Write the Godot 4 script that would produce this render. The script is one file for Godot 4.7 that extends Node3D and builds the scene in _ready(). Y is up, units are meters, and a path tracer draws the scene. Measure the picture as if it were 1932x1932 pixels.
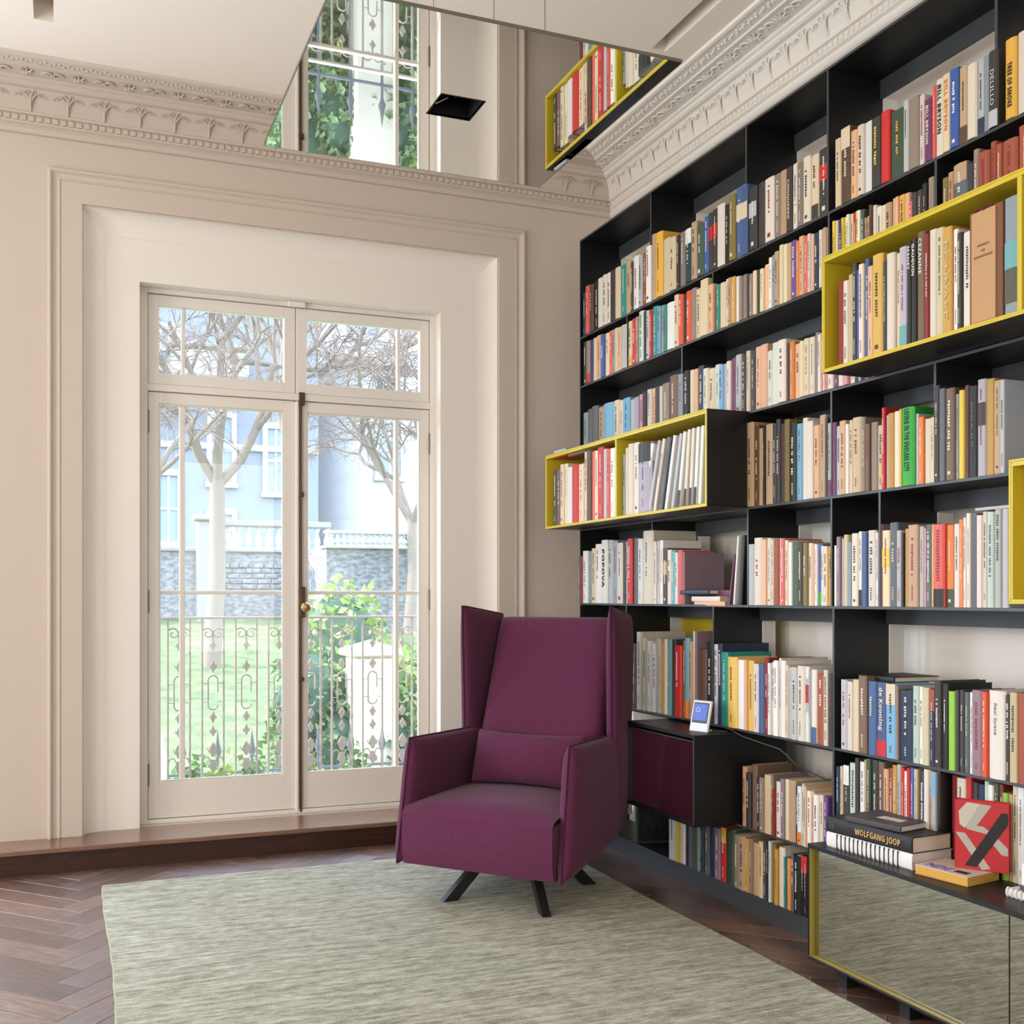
extends Node3D
# A tall-windowed reading room: French doors to a balcony, a black steel bookcase, a plum wing chair on a woven rug.
# x runs along the window wall, z towards the reader; the window wall's face is z = WALL_Z, the bookcase front x = SHELF_X.

const FOCAL := 1969.2          # focal length in pixels of the 1932-pixel frame
const AXIS_X := 870.0          # where the lens axis falls in the frame
const AXIS_Y := 1127.0
const EYE := 1.22
const YAW := 0.35947
const WALL_Z := -5.147
const SIDE_X := 2.83
const CEIL := 3.55
const SHELF_X := 2.46
const SHELF_BACK := 2.695
const END_Z := -1.2            # where the bookcase leaves the modelled part

var M := {}
var names := {}
var rng := RandomNumberGenerator.new()

# ---------------------------------------------------------------- shape helpers
class Mesher:
	var v := PackedVector3Array()
	var n := PackedVector3Array()
	var c := PackedColorArray()
	var uv := PackedVector2Array()
	var tint := Color.WHITE
	var xf := Transform3D()
	var uvo := Vector2.ZERO
	func tri(a: Vector3, b: Vector3, d: Vector3, na: Vector3, nb: Vector3, nd: Vector3, ua := Vector2.ZERO, ub := Vector2.ZERO, ud := Vector2.ZERO) -> void:
		var flip := (b - a).cross(d - a).dot(na + nb + nd) > 0.0
		v.append(xf * a)
		n.append((xf.basis * na).normalized())
		uv.append(ua + uvo)
		c.append(tint)
		if flip:
			v.append(xf * d)
			n.append((xf.basis * nd).normalized())
			uv.append(ud + uvo)
			v.append(xf * b)
			n.append((xf.basis * nb).normalized())
			uv.append(ub + uvo)
		else:
			v.append(xf * b)
			n.append((xf.basis * nb).normalized())
			uv.append(ub + uvo)
			v.append(xf * d)
			n.append((xf.basis * nd).normalized())
			uv.append(ud + uvo)
		c.append(tint)
		c.append(tint)
	func flat(a: Vector3, b: Vector3, d: Vector3, out: Vector3) -> void:
		var k := (b - a).cross(d - a)
		if k.length_squared() < 1e-18:
			return
		k = k.normalized()
		if k.dot(out) < 0.0:
			k = -k
		tri(a, b, d, k, k, k)
	func quad(a: Vector3, b: Vector3, d: Vector3, e: Vector3, out: Vector3) -> void:
		flat(a, b, d, out)
		flat(a, d, e, out)
	func box(lo: Vector3, hi: Vector3, ch := 0.0) -> void:
		var s := (hi - lo) * 0.5
		var m := (hi + lo) * 0.5
		ch = minf(ch, minf(s.x, minf(s.y, s.z)) * 0.9)
		for ax in 3:
			var p := (ax + 1) % 3
			var q := (ax + 2) % 3
			for sg in [-1.0, 1.0]:
				var o := Vector3.ZERO
				o[ax] = sg
				var pts: Array[Vector3] = []
				var uvs: Array[Vector2] = []
				for k in [[-1, -1], [1, -1], [1, 1], [-1, 1]]:
					var r := Vector3.ZERO
					r[ax] = sg * s[ax]
					r[p] = k[0] * (s[p] - ch)
					r[q] = k[1] * (s[q] - ch)
					pts.append(m + r)
					uvs.append(Vector2(r.x + r.y, r.z) if ax == 0 else (Vector2(r.x, r.z) if ax == 1 else Vector2(r.x, r.y)))
				tri(pts[0], pts[1], pts[2], o, o, o, uvs[0], uvs[1], uvs[2])
				tri(pts[0], pts[2], pts[3], o, o, o, uvs[0], uvs[2], uvs[3])
				if ch > 0.0:
					for sp in [-1.0, 1.0]:
						var a1 := Vector3.ZERO
						a1[ax] = sg * s[ax]
						a1[p] = sp * (s[p] - ch)
						var b1 := Vector3.ZERO
						b1[ax] = sg * (s[ax] - ch)
						b1[p] = sp * s[p]
						var qq := Vector3.ZERO
						qq[q] = s[q] - ch
						var oo := Vector3.ZERO
						oo[ax] = sg
						oo[p] = sp
						quad(m + a1 - qq, m + b1 - qq, m + b1 + qq, m + a1 + qq, oo)
		if ch > 0.0:
			for sx in [-1.0, 1.0]:
				for sy in [-1.0, 1.0]:
					for sz in [-1.0, 1.0]:
						var g := Vector3(sx, sy, sz)
						flat(m + g * Vector3(s.x, s.y - ch, s.z - ch), m + g * Vector3(s.x - ch, s.y, s.z - ch), m + g * Vector3(s.x - ch, s.y - ch, s.z), g)
	func tube(pts: Array, r0: float, r1 := -1.0, sides := 8, caps := true) -> void:
		if r1 < 0.0:
			r1 = r0
		var rings := []
		var k := pts.size()
		var up := Vector3.UP
		for i in k:
			var t: Vector3 = (pts[mini(i + 1, k - 1)] - pts[maxi(i - 1, 0)]).normalized()
			if i == 0 or absf(t.dot(up)) > 0.95:
				up = Vector3.UP if absf(t.y) < 0.9 else Vector3.RIGHT
			var s := t.cross(up).normalized()
			up = s.cross(t).normalized()
			var r := lerpf(r0, r1, float(i) / maxf(1.0, k - 1))
			var ring := []
			for j in sides:
				var a := TAU * j / sides
				var d := s * cos(a) + up * sin(a)
				ring.append([pts[i] + d * r, d])
			rings.append(ring)
		for i in k - 1:
			for j in sides:
				var j2 := (j + 1) % sides
				var A = rings[i][j]
				var B = rings[i][j2]
				var C = rings[i + 1][j2]
				var D = rings[i + 1][j]
				tri(A[0], B[0], C[0], A[1], B[1], C[1])
				tri(A[0], C[0], D[0], A[1], C[1], D[1])
		if caps:
			for e in [0, k - 1]:
				var o: Vector3 = (pts[0] - pts[1]) if e == 0 else (pts[k - 1] - pts[k - 2])
				for j in range(1, sides - 1):
					flat(rings[e][0][0], rings[e][j][0], rings[e][j + 1][0], o)
	func lathe(prof: Array, segs := 24, close := true) -> void:
		for i in prof.size() - 1:
			var p: Vector2 = prof[i]
			var q: Vector2 = prof[i + 1]
			var e := q - p
			var nn := Vector2(e.y, -e.x).normalized()
			for j in segs:
				var a := TAU * j / segs
				var b := TAU * (j + 1) / segs
				var ca := Vector3(cos(a), 0, sin(a))
				var cb := Vector3(cos(b), 0, sin(b))
				var na := ca * nn.x + Vector3.UP * nn.y
				var nb := cb * nn.x + Vector3.UP * nn.y
				tri(ca * p.x + Vector3.UP * p.y, cb * p.x + Vector3.UP * p.y, cb * q.x + Vector3.UP * q.y, na, nb, nb)
				tri(ca * p.x + Vector3.UP * p.y, cb * q.x + Vector3.UP * q.y, ca * q.x + Vector3.UP * q.y, na, nb, na)
	func prism(poly: PackedVector2Array, d0: float, d1: float) -> void:   # outline in x-y, from z = d0 to d1
		var idx := Geometry2D.triangulate_polygon(poly)
		for i in range(0, idx.size(), 3):
			for z in [d0, d1]:
				var o := Vector3(0, 0, 1 if z == maxf(d0, d1) else -1)
				tri(Vector3(poly[idx[i]].x, poly[idx[i]].y, z), Vector3(poly[idx[i + 1]].x, poly[idx[i + 1]].y, z), Vector3(poly[idx[i + 2]].x, poly[idx[i + 2]].y, z), o, o, o)
		var area := 0.0
		for i in poly.size():
			area += poly[i].cross(poly[(i + 1) % poly.size()])
		for i in poly.size():
			var a := poly[i]
			var b := poly[(i + 1) % poly.size()]
			var e := b - a
			var o2 := Vector3(e.y, -e.x, 0) * signf(area)
			quad(Vector3(a.x, a.y, d0), Vector3(b.x, b.y, d0), Vector3(b.x, b.y, d1), Vector3(a.x, a.y, d1), o2)
	func grid(nu: int, nv: int, f: Callable, outside: Callable) -> void:   # a smooth sheet f(u, v), its normals turned towards outside(point)
		var p := []
		for i in nu + 1:
			for j in nv + 1:
				p.append(f.call(float(i) / nu, float(j) / nv))
		var nn := []
		for i in nu + 1:
			for j in nv + 1:
				var a: Vector3 = p[mini(i + 1, nu) * (nv + 1) + j] - p[maxi(i - 1, 0) * (nv + 1) + j]
				var b: Vector3 = p[i * (nv + 1) + mini(j + 1, nv)] - p[i * (nv + 1) + maxi(j - 1, 0)]
				var k := a.cross(b).normalized()
				var o: Vector3 = outside.call(p[i * (nv + 1) + j])
				nn.append(k if k.dot(o) >= 0.0 else -k)
		for i in nu:
			for j in nv:
				var q := [i * (nv + 1) + j, (i + 1) * (nv + 1) + j, (i + 1) * (nv + 1) + j + 1, i * (nv + 1) + j + 1]
				var w := [Vector2(float(i) / nu, float(j) / nv), Vector2(float(i + 1) / nu, float(j) / nv), Vector2(float(i + 1) / nu, float(j + 1) / nv), Vector2(float(i) / nu, float(j + 1) / nv)]
				tri(p[q[0]], p[q[1]], p[q[2]], nn[q[0]], nn[q[1]], nn[q[2]], w[0], w[1], w[2])
				tri(p[q[0]], p[q[2]], p[q[3]], nn[q[0]], nn[q[2]], nn[q[3]], w[0], w[2], w[3])
	func mesh() -> ArrayMesh:
		var arr := []
		arr.resize(Mesh.ARRAY_MAX)
		arr[Mesh.ARRAY_VERTEX] = v
		arr[Mesh.ARRAY_NORMAL] = n
		arr[Mesh.ARRAY_COLOR] = c
		arr[Mesh.ARRAY_TEX_UV] = uv
		var m := ArrayMesh.new()
		m.add_surface_from_arrays(Mesh.PRIMITIVE_TRIANGLES, arr)
		return m

func numbered(called: String) -> String:
	var k: int = names.get(called, 0)
	names[called] = k + 1
	return called if k == 0 else "%s_%03d" % [called, k]

func put(called: String, shape, mat: Material, parent: Node = self) -> MeshInstance3D:
	var o := MeshInstance3D.new()
	o.mesh = shape.mesh() if shape is Mesher else shape
	o.material_override = mat
	o.name = numbered(called) if parent == self else called
	parent.add_child(o, true)
	return o

func tag(o: Node, label: String, category: String, group := "", kind := "") -> Node:
	o.set_meta("label", label)
	o.set_meta("category", category)
	if group != "":
		o.set_meta("group", group)
	if kind != "":
		o.set_meta("kind", kind)
	return o

func thing(called: String, label: String, category: String, at := Vector3.ZERO, turn := 0.0, group := "") -> Node3D:
	var o := Node3D.new()
	o.name = numbered(called)
	add_child(o)
	o.position = at
	o.rotation.y = turn
	tag(o, label, category, group)
	return o

func struct(called: String, label: String, category := "", shape = null, mat: Material = null) -> Node3D:
	var o: Node3D
	if shape == null:
		o = Node3D.new()
		o.name = called
		add_child(o)
	else:
		o = put(called, shape, mat)
	o.set_meta("kind", "structure")
	o.set_meta("label", label)
	if category != "":
		o.set_meta("category", category)
	return o

func cuboid(a: Vector3, b: Vector3, ch := 0.0) -> Mesher:
	var m := Mesher.new()
	m.box(Vector3(minf(a.x, b.x), minf(a.y, b.y), minf(a.z, b.z)), Vector3(maxf(a.x, b.x), maxf(a.y, b.y), maxf(a.z, b.z)), ch)
	return m

func rod(pts: Array, r: float, r1 := -1.0, sides := 8) -> Mesher:
	var m := Mesher.new()
	m.tube(pts, r, r1, sides)
	return m

func sight(px: float, py: float, axis: int, value: float) -> Vector3:   # where a line of sight meets the plane axis = value
	var fwd := Vector3(sin(YAW), 0, -cos(YAW))
	var side := Vector3(cos(YAW), 0, sin(YAW))
	var d := fwd + side * ((px - AXIS_X) / FOCAL) + Vector3.UP * ((AXIS_Y - py) / FOCAL)
	var o := Vector3(0, EYE, 0)
	return o + d * ((value - o[axis]) / d[axis])

# ---------------------------------------------------------------- materials
func srgb(r: int, g: int, b: int) -> Color:
	return Color(r / 255.0, g / 255.0, b / 255.0)

func mat(col: Color, rough := 0.6, metal := 0.0, spec := 0.5) -> StandardMaterial3D:
	var m := StandardMaterial3D.new()
	m.albedo_color = col
	m.roughness = rough
	m.metallic = metal
	m.metallic_specular = spec
	return m

func noise(seed_: int, freq: float, octaves := 3) -> FastNoiseLite:
	var f := FastNoiseLite.new()
	f.seed = seed_
	f.noise_type = FastNoiseLite.TYPE_SIMPLEX_SMOOTH
	f.frequency = freq
	f.fractal_octaves = octaves
	return f

func picture(w: int, h: int, f: Callable) -> ImageTexture:
	var data := PackedByteArray()
	data.resize(w * h * 3)
	var at := 0
	for y in h:
		for x in w:
			var k: Color = f.call(x, y)
			data[at] = int(clampf(k.r, 0, 1) * 255)
			data[at + 1] = int(clampf(k.g, 0, 1) * 255)
			data[at + 2] = int(clampf(k.b, 0, 1) * 255)
			at += 3
	return ImageTexture.create_from_image(Image.create_from_data(w, h, false, Image.FORMAT_RGB8, data))

func make_materials() -> void:
	M.wall = mat(srgb(208, 196, 184), 0.85)  # darker than the plaster: backlit shade put into the paint colour
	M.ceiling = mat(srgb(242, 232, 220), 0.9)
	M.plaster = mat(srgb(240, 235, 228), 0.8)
	M.joinery = mat(srgb(234, 229, 222), 0.45)
	M.glass = mat(Color(0.97, 1.0, 0.99, 0.04), 0.0)
	M.glass.transparency = BaseMaterial3D.TRANSPARENCY_ALPHA
	M.bronze = mat(srgb(92, 70, 56), 0.45, 0.6)
	M.brass = mat(srgb(190, 160, 110), 0.3, 0.9)
	M.steel = mat(srgb(120, 118, 112), 0.4, 0.8)
	M.black = mat(srgb(22, 23, 25), 0.42)
	M.black_edge = mat(srgb(64, 66, 69), 0.4)
	M.rail_back = mat(srgb(60, 64, 68), 0.5)
	M.yellow = mat(srgb(206, 184, 46), 0.4)
	M.shaded_yellow = mat(srgb(150, 134, 52), 0.5)  # yellow lacquer darkened to olive: shade put into the colour
	M.mirror = mat(srgb(232, 232, 228), 0.01, 1.0)
	M.smoked_mirror = mat(srgb(205, 203, 194), 0.012, 1.0)
	M.chrome = mat(srgb(220, 220, 222), 0.08, 1.0)
	M.slot = mat(srgb(118, 92, 76), 0.8)
	M.iron = mat(srgb(150, 140, 130), 0.6)  # lightened: window glare put into the colour of the bars
	M.iron_dark = mat(srgb(92, 96, 104), 0.6)
	M.leg = mat(srgb(34, 32, 30), 0.45, 0.3)
	M.pages = mat(srgb(226, 214, 194), 0.9)
	M.pages_white = mat(srgb(232, 230, 226), 0.85)
	M.cover = mat(Color.WHITE, 0.5)
	M.cover.vertex_color_use_as_albedo = true
	M.print_dark = mat(srgb(38, 34, 34), 0.6)
	M.print_light = mat(srgb(232, 228, 218), 0.6)
	M.white = mat(srgb(238, 236, 232), 0.45)
	M.stone = mat(srgb(150, 148, 146), 0.9)
	M.house = mat(srgb(128, 138, 154), 0.9)
	M.house_white = mat(srgb(196, 198, 200), 0.8)
	M.house_pane = mat(srgb(132, 150, 172), 0.6)  # reflected sky put into the pane colour
	M.bark = mat(srgb(132, 122, 112), 0.9)
	M.twig = mat(srgb(128, 112, 102), 0.9)
	M.leaf_light = mat(srgb(142, 160, 92), 0.6)
	M.leaf_light.backlight_enabled = true
	M.leaf_light.backlight = srgb(90, 120, 50)
	M.leaf_mid = mat(srgb(104, 128, 86), 0.6)
	M.leaf_mid.backlight_enabled = true
	M.leaf_mid.backlight = srgb(50, 90, 30)
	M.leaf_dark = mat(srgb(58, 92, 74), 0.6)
	M.cream_stone = mat(srgb(222, 214, 198), 0.85)
	M.soil = mat(srgb(110, 96, 80), 0.95)
	# wood: grain along u, in five tones
	var ng := noise(3, 0.02, 4)
	var nf := noise(9, 0.11, 2)
	var wood := picture(512, 512, func(x, y):
		var g := ng.get_noise_2d(x * 0.22, y * 2.2) * 0.5 + 0.5
		var f := nf.get_noise_2d(x * 0.12, y * 3.0) * 0.5 + 0.5
		var k := 0.62 + 0.5 * (g - 0.5) + 0.32 * (f - 0.5)
		return Color(k, k * 0.985, k * 0.97))
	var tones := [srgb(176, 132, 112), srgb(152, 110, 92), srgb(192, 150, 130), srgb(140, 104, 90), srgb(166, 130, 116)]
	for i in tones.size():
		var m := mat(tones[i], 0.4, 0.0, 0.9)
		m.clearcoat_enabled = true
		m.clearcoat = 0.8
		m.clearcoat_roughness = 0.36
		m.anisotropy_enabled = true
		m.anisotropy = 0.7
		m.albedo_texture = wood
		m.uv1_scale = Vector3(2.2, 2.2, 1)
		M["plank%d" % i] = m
	M.step = mat(srgb(186, 130, 96), 0.28, 0.0, 0.8)  # tread lightened: window sheen put into the wood colour
	M.step.clearcoat_enabled = true
	M.step.clearcoat = 0.7
	M.step.clearcoat_roughness = 0.25
	M.step.albedo_texture = wood
	M.step.uv1_triplanar = true
	M.step.uv1_scale = Vector3(1.2, 6, 6)
	M.riser = mat(srgb(92, 46, 30), 0.4)
	M.riser.albedo_texture = wood
	M.riser.uv1_triplanar = true
	M.riser.uv1_scale = Vector3(1.2, 5, 5)
	# rug: flat woven wool, flecks lying along the weft
	var n1 := noise(21, 0.012, 3)
	var n2 := noise(22, 0.05, 3)
	var n3 := noise(23, 0.3, 1)
	var rug_f := func(x, y):
		var a := n1.get_noise_2d(x * 0.36, y * 4.4)
		var b := n2.get_noise_2d(x * 0.5, y * 4.6)
		var d := n3.get_noise_2d(x * 0.9, y * 2.2)
		var patch := n1.get_noise_2d(x * 1.1 + 400.0, y * 1.8)
		return 0.56 + 0.34 * a + 0.36 * b + 0.34 * d * (0.6 + 0.9 * (0.5 - a)) + 0.16 * patch
	M.rug = mat(Color.WHITE, 0.95)
	M.rug.albedo_texture = picture(1536, 1536, func(x, y):
		var k: float = clampf(rug_f.call(x, y), 0.0, 1.0)
		var dark := Color(0.38, 0.37, 0.30)
		var mid := Color(0.62, 0.612, 0.54)
		var pale := Color(0.81, 0.80, 0.735)
		return dark.lerp(mid, k * 2.0) if k < 0.5 else mid.lerp(pale, k * 2.0 - 1.0))
	M.rug.heightmap_enabled = true
	M.rug.heightmap_scale = 0.4
	M.rug.heightmap_texture = M.rug.albedo_texture
	# felted wool of the armchair
	var w1 := noise(31, 0.35, 2)
	var w2 := noise(32, 0.03, 2)
	M.wool = mat(Color.WHITE, 0.9, 0.0, 0.25)
	M.wool.albedo_texture = picture(512, 512, func(x, y):
		var k := 1.0 + 0.30 * w1.get_noise_2d(x, y) + 0.07 * w2.get_noise_2d(x, y)
		return Color(0.372 * k, 0.180 * k, 0.290 * k))
	M.wool.uv1_triplanar = true
	M.wool.uv1_scale = Vector3(3.5, 3.5, 3.5)
	M.wool.rim_enabled = true
	M.wool.rim = 0.22
	M.wool.rim_tint = 0.6
	M.piping = mat(srgb(62, 22, 50), 0.9)
	# stone blocks and grass in the garden
	var g1 := noise(41, 0.02, 4)
	var g2 := noise(42, 0.2, 2)
	M.grass = mat(Color.WHITE, 0.95)
	M.grass.albedo_texture = picture(512, 512, func(x, y):
		var k := 1.0 + 0.3 * g1.get_noise_2d(x, y) + 0.25 * g2.get_noise_2d(x, y)
		return Color(0.40 * k, 0.46 * k, 0.30 * k))
	M.grass.uv1_triplanar = true
	M.grass.uv1_scale = Vector3(0.2, 0.2, 0.2)
	M.rubble = mat(Color.WHITE, 0.95)
	M.rubble.albedo_texture = picture(512, 512, func(x, y):
		var k := 1.0 + 0.35 * g1.get_noise_2d(x * 1.4, y * 3.0) + 0.25 * g2.get_noise_2d(x * 0.7, y * 2.2)
		return Color(0.52 * k, 0.53 * k, 0.54 * k))
	M.rubble.uv1_triplanar = true
	M.rubble.uv1_scale = Vector3(0.35, 0.35, 0.35)

# ---------------------------------------------------------------- camera, sky, lights
func make_view() -> void:
	var cam := Camera3D.new()
	cam.name = "camera"
	cam.projection = Camera3D.PROJECTION_FRUSTUM
	cam.near = 0.1
	cam.far = 200.0
	cam.size = 0.1 * 1932.0 / FOCAL
	cam.frustum_offset = Vector2(966.0 - AXIS_X, AXIS_Y - 966.0) * (0.1 / FOCAL)
	cam.position = Vector3(0, EYE, 0)
	cam.rotation.y = -YAW
	add_child(cam)
	var sky_m := ProceduralSkyMaterial.new()
	sky_m.sky_top_color = srgb(186, 206, 232)
	sky_m.sky_horizon_color = srgb(234, 239, 246)
	sky_m.ground_horizon_color = srgb(200, 205, 205)
	sky_m.ground_bottom_color = srgb(120, 120, 115)
	sky_m.sky_energy_multiplier = 2.7
	sky_m.ground_energy_multiplier = 1.0
	var sky := Sky.new()
	sky.sky_material = sky_m
	var env := Environment.new()
	env.background_mode = Environment.BG_SKY
	env.sky = sky
	env.tonemap_mode = Environment.TONE_MAPPER_LINEAR
	env.tonemap_exposure = 1.0
	env.sdfgi_enabled = true
	env.ssao_enabled = true
	env.ssil_enabled = true
	var we := WorldEnvironment.new()
	we.name = "surroundings"
	we.environment = env
	add_child(we)
	var sun := DirectionalLight3D.new()
	sun.name = "sun"
	sun.light_color = Color(1.0, 0.95, 0.86)
	sun.light_energy = 2.2
	sun.light_angular_distance = 0.6
	sun.shadow_enabled = true
	sun.look_at_from_position(Vector3.ZERO, Vector3(0.84, -0.50, 0.22))
	add_child(sun)
	fill_light(Vector3(-1.235, 1.48, -5.20), Vector3(0, 0, 1), Vector2(1.30, 2.3), 2.6, Color(0.84, 0.91, 1.0))  # added area light boosting the sky light of the neighbouring window
	# area lights added to brighten the room; these two walls have no windows
	for z in [-3.3, -1.1, 1.1]:
		fill_light(Vector3(-3.18, 1.75, z), Vector3(1, 0, 0), Vector2(1.2, 2.5), 2.3)
	for x in [-1.7, 0.3, 2.0]:
		fill_light(Vector3(x, 1.75, 3.48), Vector3(0, 0, -1), Vector2(1.2, 2.5), 0.6)

func fill_light(at: Vector3, towards: Vector3, size: Vector2, energy: float, tone := Color(1.0, 0.985, 0.965)) -> void:  # adds an unseen area light for fill
	var l := AreaLight3D.new()
	l.name = "added_fill_light"
	l.area_size = size
	l.area_normalize_energy = false
	l.light_energy = energy
	l.light_color = tone
	l.shadow_enabled = true
	l.look_at_from_position(at, at + towards)
	add_child(l, true)

# ---------------------------------------------------------------- the room shell
func hung_box(m: Mesher, x0: float, x1: float, y0: float, y1: float, z0: float, z1: float) -> void:
	m.box(Vector3(x0, y0, z0), Vector3(x1, y1, z1))

func make_room() -> void:
	# window wall with its opening; the plaster round the frame lies a little behind the wall face, met by a cove
	var m := Mesher.new()
	hung_box(m, -0.47, 0.061, 0.0, CEIL + 0.2, WALL_Z - 0.34, WALL_Z)
	hung_box(m, -3.5, -2.0, 0.0, CEIL + 0.2, WALL_Z - 0.34, WALL_Z)
	hung_box(m, -2.0, -0.47, 2.75, CEIL + 0.2, WALL_Z - 0.34, WALL_Z)
	hung_box(m, -2.0, -0.47, 0.0, 0.114, WALL_Z - 0.34, WALL_Z)
	hung_box(m, 2.14, 3.1, 0.0, CEIL + 0.2, WALL_Z - 0.34, WALL_Z)
	hung_box(m, 0.061, 2.14, 3.033, CEIL + 0.2, WALL_Z - 0.34, WALL_Z)
	hung_box(m, 0.061, 2.14, 0.0, 0.114, WALL_Z - 0.34, WALL_Z - 0.07)
	var FZ := WALL_Z - 0.07
	var rec := Mesher.new()
	hung_box(rec, 0.061, 0.317, 0.114, 3.033, FZ - 0.29, FZ)
	hung_box(rec, 1.844, 2.14, 0.114, 3.033, FZ - 0.29, FZ)
	hung_box(rec, 0.317, 1.844, 2.731, 3.033, FZ - 0.29, FZ)
	var wall := struct("wall_window", "pale plaster wall round the tall French window", "wall", m, M.wall)
	var cove := Mesher.new()
	var ring := func(s: float) -> Array:
		var w := 0.10
		var d := 0.07 * sqrt(maxf(0.0, 1.0 - pow(1.0 - s, 2.0)))
		var k := s * w
		var z := WALL_Z - d + 0.001
		return [Vector3(0.061 + k, 0.114, z), Vector3(0.061 + k, 3.033 - k, z), Vector3(2.14 - k, 3.033 - k, z), Vector3(2.14 - k, 0.114, z)]
	var steps := 14
	for i in steps:
		var s0 := 1.0 - cos(PI * 0.5 * i / steps)
		var s1 := 1.0 - cos(PI * 0.5 * (i + 1) / steps)
		var a: Array = ring.call(s0)
		var b: Array = ring.call(s1)
		for k in 3:
			var inward: Vector3 = [Vector3(1, 0, 0), Vector3(0, -1, 0), Vector3(-1, 0, 0)][k]
			var n0 := (inward * (1.0 - s0) * 0.4 + Vector3(0, 0, 1) * sqrt(s0)).normalized() if i > 0 else inward
			var n1 := (inward * (1.0 - s1) * 0.4 + Vector3(0, 0, 1) * sqrt(s1)).normalized()
			cove.tri(a[k], a[k + 1], b[k + 1], n0, n0, n1)
			cove.tri(a[k], b[k + 1], b[k], n0, n1, n1)
	put("cove", cove, M.plaster, wall)
	put("recess", rec, M.plaster, wall)
	# architrave: flat band with a bead, a hollow and a small step at its outer edge
	var arch := Mesher.new()
	var prof := [Vector2(0.0, 0.0), Vector2(0.0, 0.020), Vector2(0.004, 0.024), Vector2(0.010, 0.026), Vector2(0.016, 0.024), Vector2(0.020, 0.018), Vector2(0.026, 0.012), Vector2(0.036, 0.009), Vector2(0.044, 0.010), Vector2(0.048, 0.014), Vector2(0.053, 0.0145), Vector2(0.054, 0.010), Vector2(0.150, 0.010), Vector2(0.152, 0.0)]
	var frame_at := func(p: Vector2) -> Array:
		return [Vector3(-0.092 + p.x, 0.115, WALL_Z + p.y), Vector3(-0.092 + p.x, 3.191 - p.x, WALL_Z + p.y), Vector3(2.297 - p.x, 3.191 - p.x, WALL_Z + p.y), Vector3(2.297 - p.x, 0.115, WALL_Z + p.y)]
	for i in prof.size() - 1:
		var a: Array = frame_at.call(prof[i])
		var b: Array = frame_at.call(prof[i + 1])
		var e: Vector2 = prof[i + 1] - prof[i]
		for k in 3:
			var inward: Vector3 = [Vector3(1, 0, 0), Vector3(0, -1, 0), Vector3(-1, 0, 0)][k]
			arch.quad(a[k], a[k + 1], b[k + 1], b[k], Vector3(0, 0, 1) * e.x - inward * e.y + Vector3(0, 0, 0.0001))
	struct("trim_1", "moulded plaster architrave framing the window recess", "trim", arch, M.wall)
	# other walls, thick and without window openings
	m = Mesher.new()
	hung_box(m, SIDE_X, SIDE_X + 0.3, 0.0, CEIL + 0.2, WALL_Z, 3.7)
	struct("wall_bookcase", "pale plaster side wall behind the black bookcase", "wall", m, M.plaster)
	m = Mesher.new()
	hung_box(m, -3.5, -3.2, 0.0, CEIL + 0.2, WALL_Z, 3.7)
	struct("wall_west", "pale plaster wall facing the bookcase", "wall", m, M.wall)
	m = Mesher.new()
	hung_box(m, -3.2, SIDE_X, 0.0, CEIL + 0.2, 3.5, 3.8)
	struct("wall_south", "pale plaster wall behind the viewer", "wall", m, M.wall)
	# ceiling with two long recessed slots
	m = Mesher.new()
	var top := CEIL + 0.2
	hung_box(m, -3.5, -0.132, CEIL, top, WALL_Z, 3.8)
	hung_box(m, -0.057, 2.316, CEIL, top, WALL_Z, 3.8)
	hung_box(m, 2.385, 3.1, CEIL, top, WALL_Z, 3.8)
	hung_box(m, -0.132, -0.057, CEIL, top, WALL_Z, -4.54)
	hung_box(m, 2.316, 2.385, CEIL, top, WALL_Z, -3.87)
	var ceil_node := struct("ceiling", "smooth off-white ceiling with two long narrow slots", "ceiling", m, M.ceiling)
	m = Mesher.new()
	hung_box(m, -0.132, -0.057, CEIL + 0.1, top, -4.54, 3.8)
	hung_box(m, 2.316, 2.385, CEIL + 0.1, top, -3.87, 3.8)
	put("slot_lining", m, M.slot, ceil_node)
	make_cornice()
	make_floor()

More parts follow.
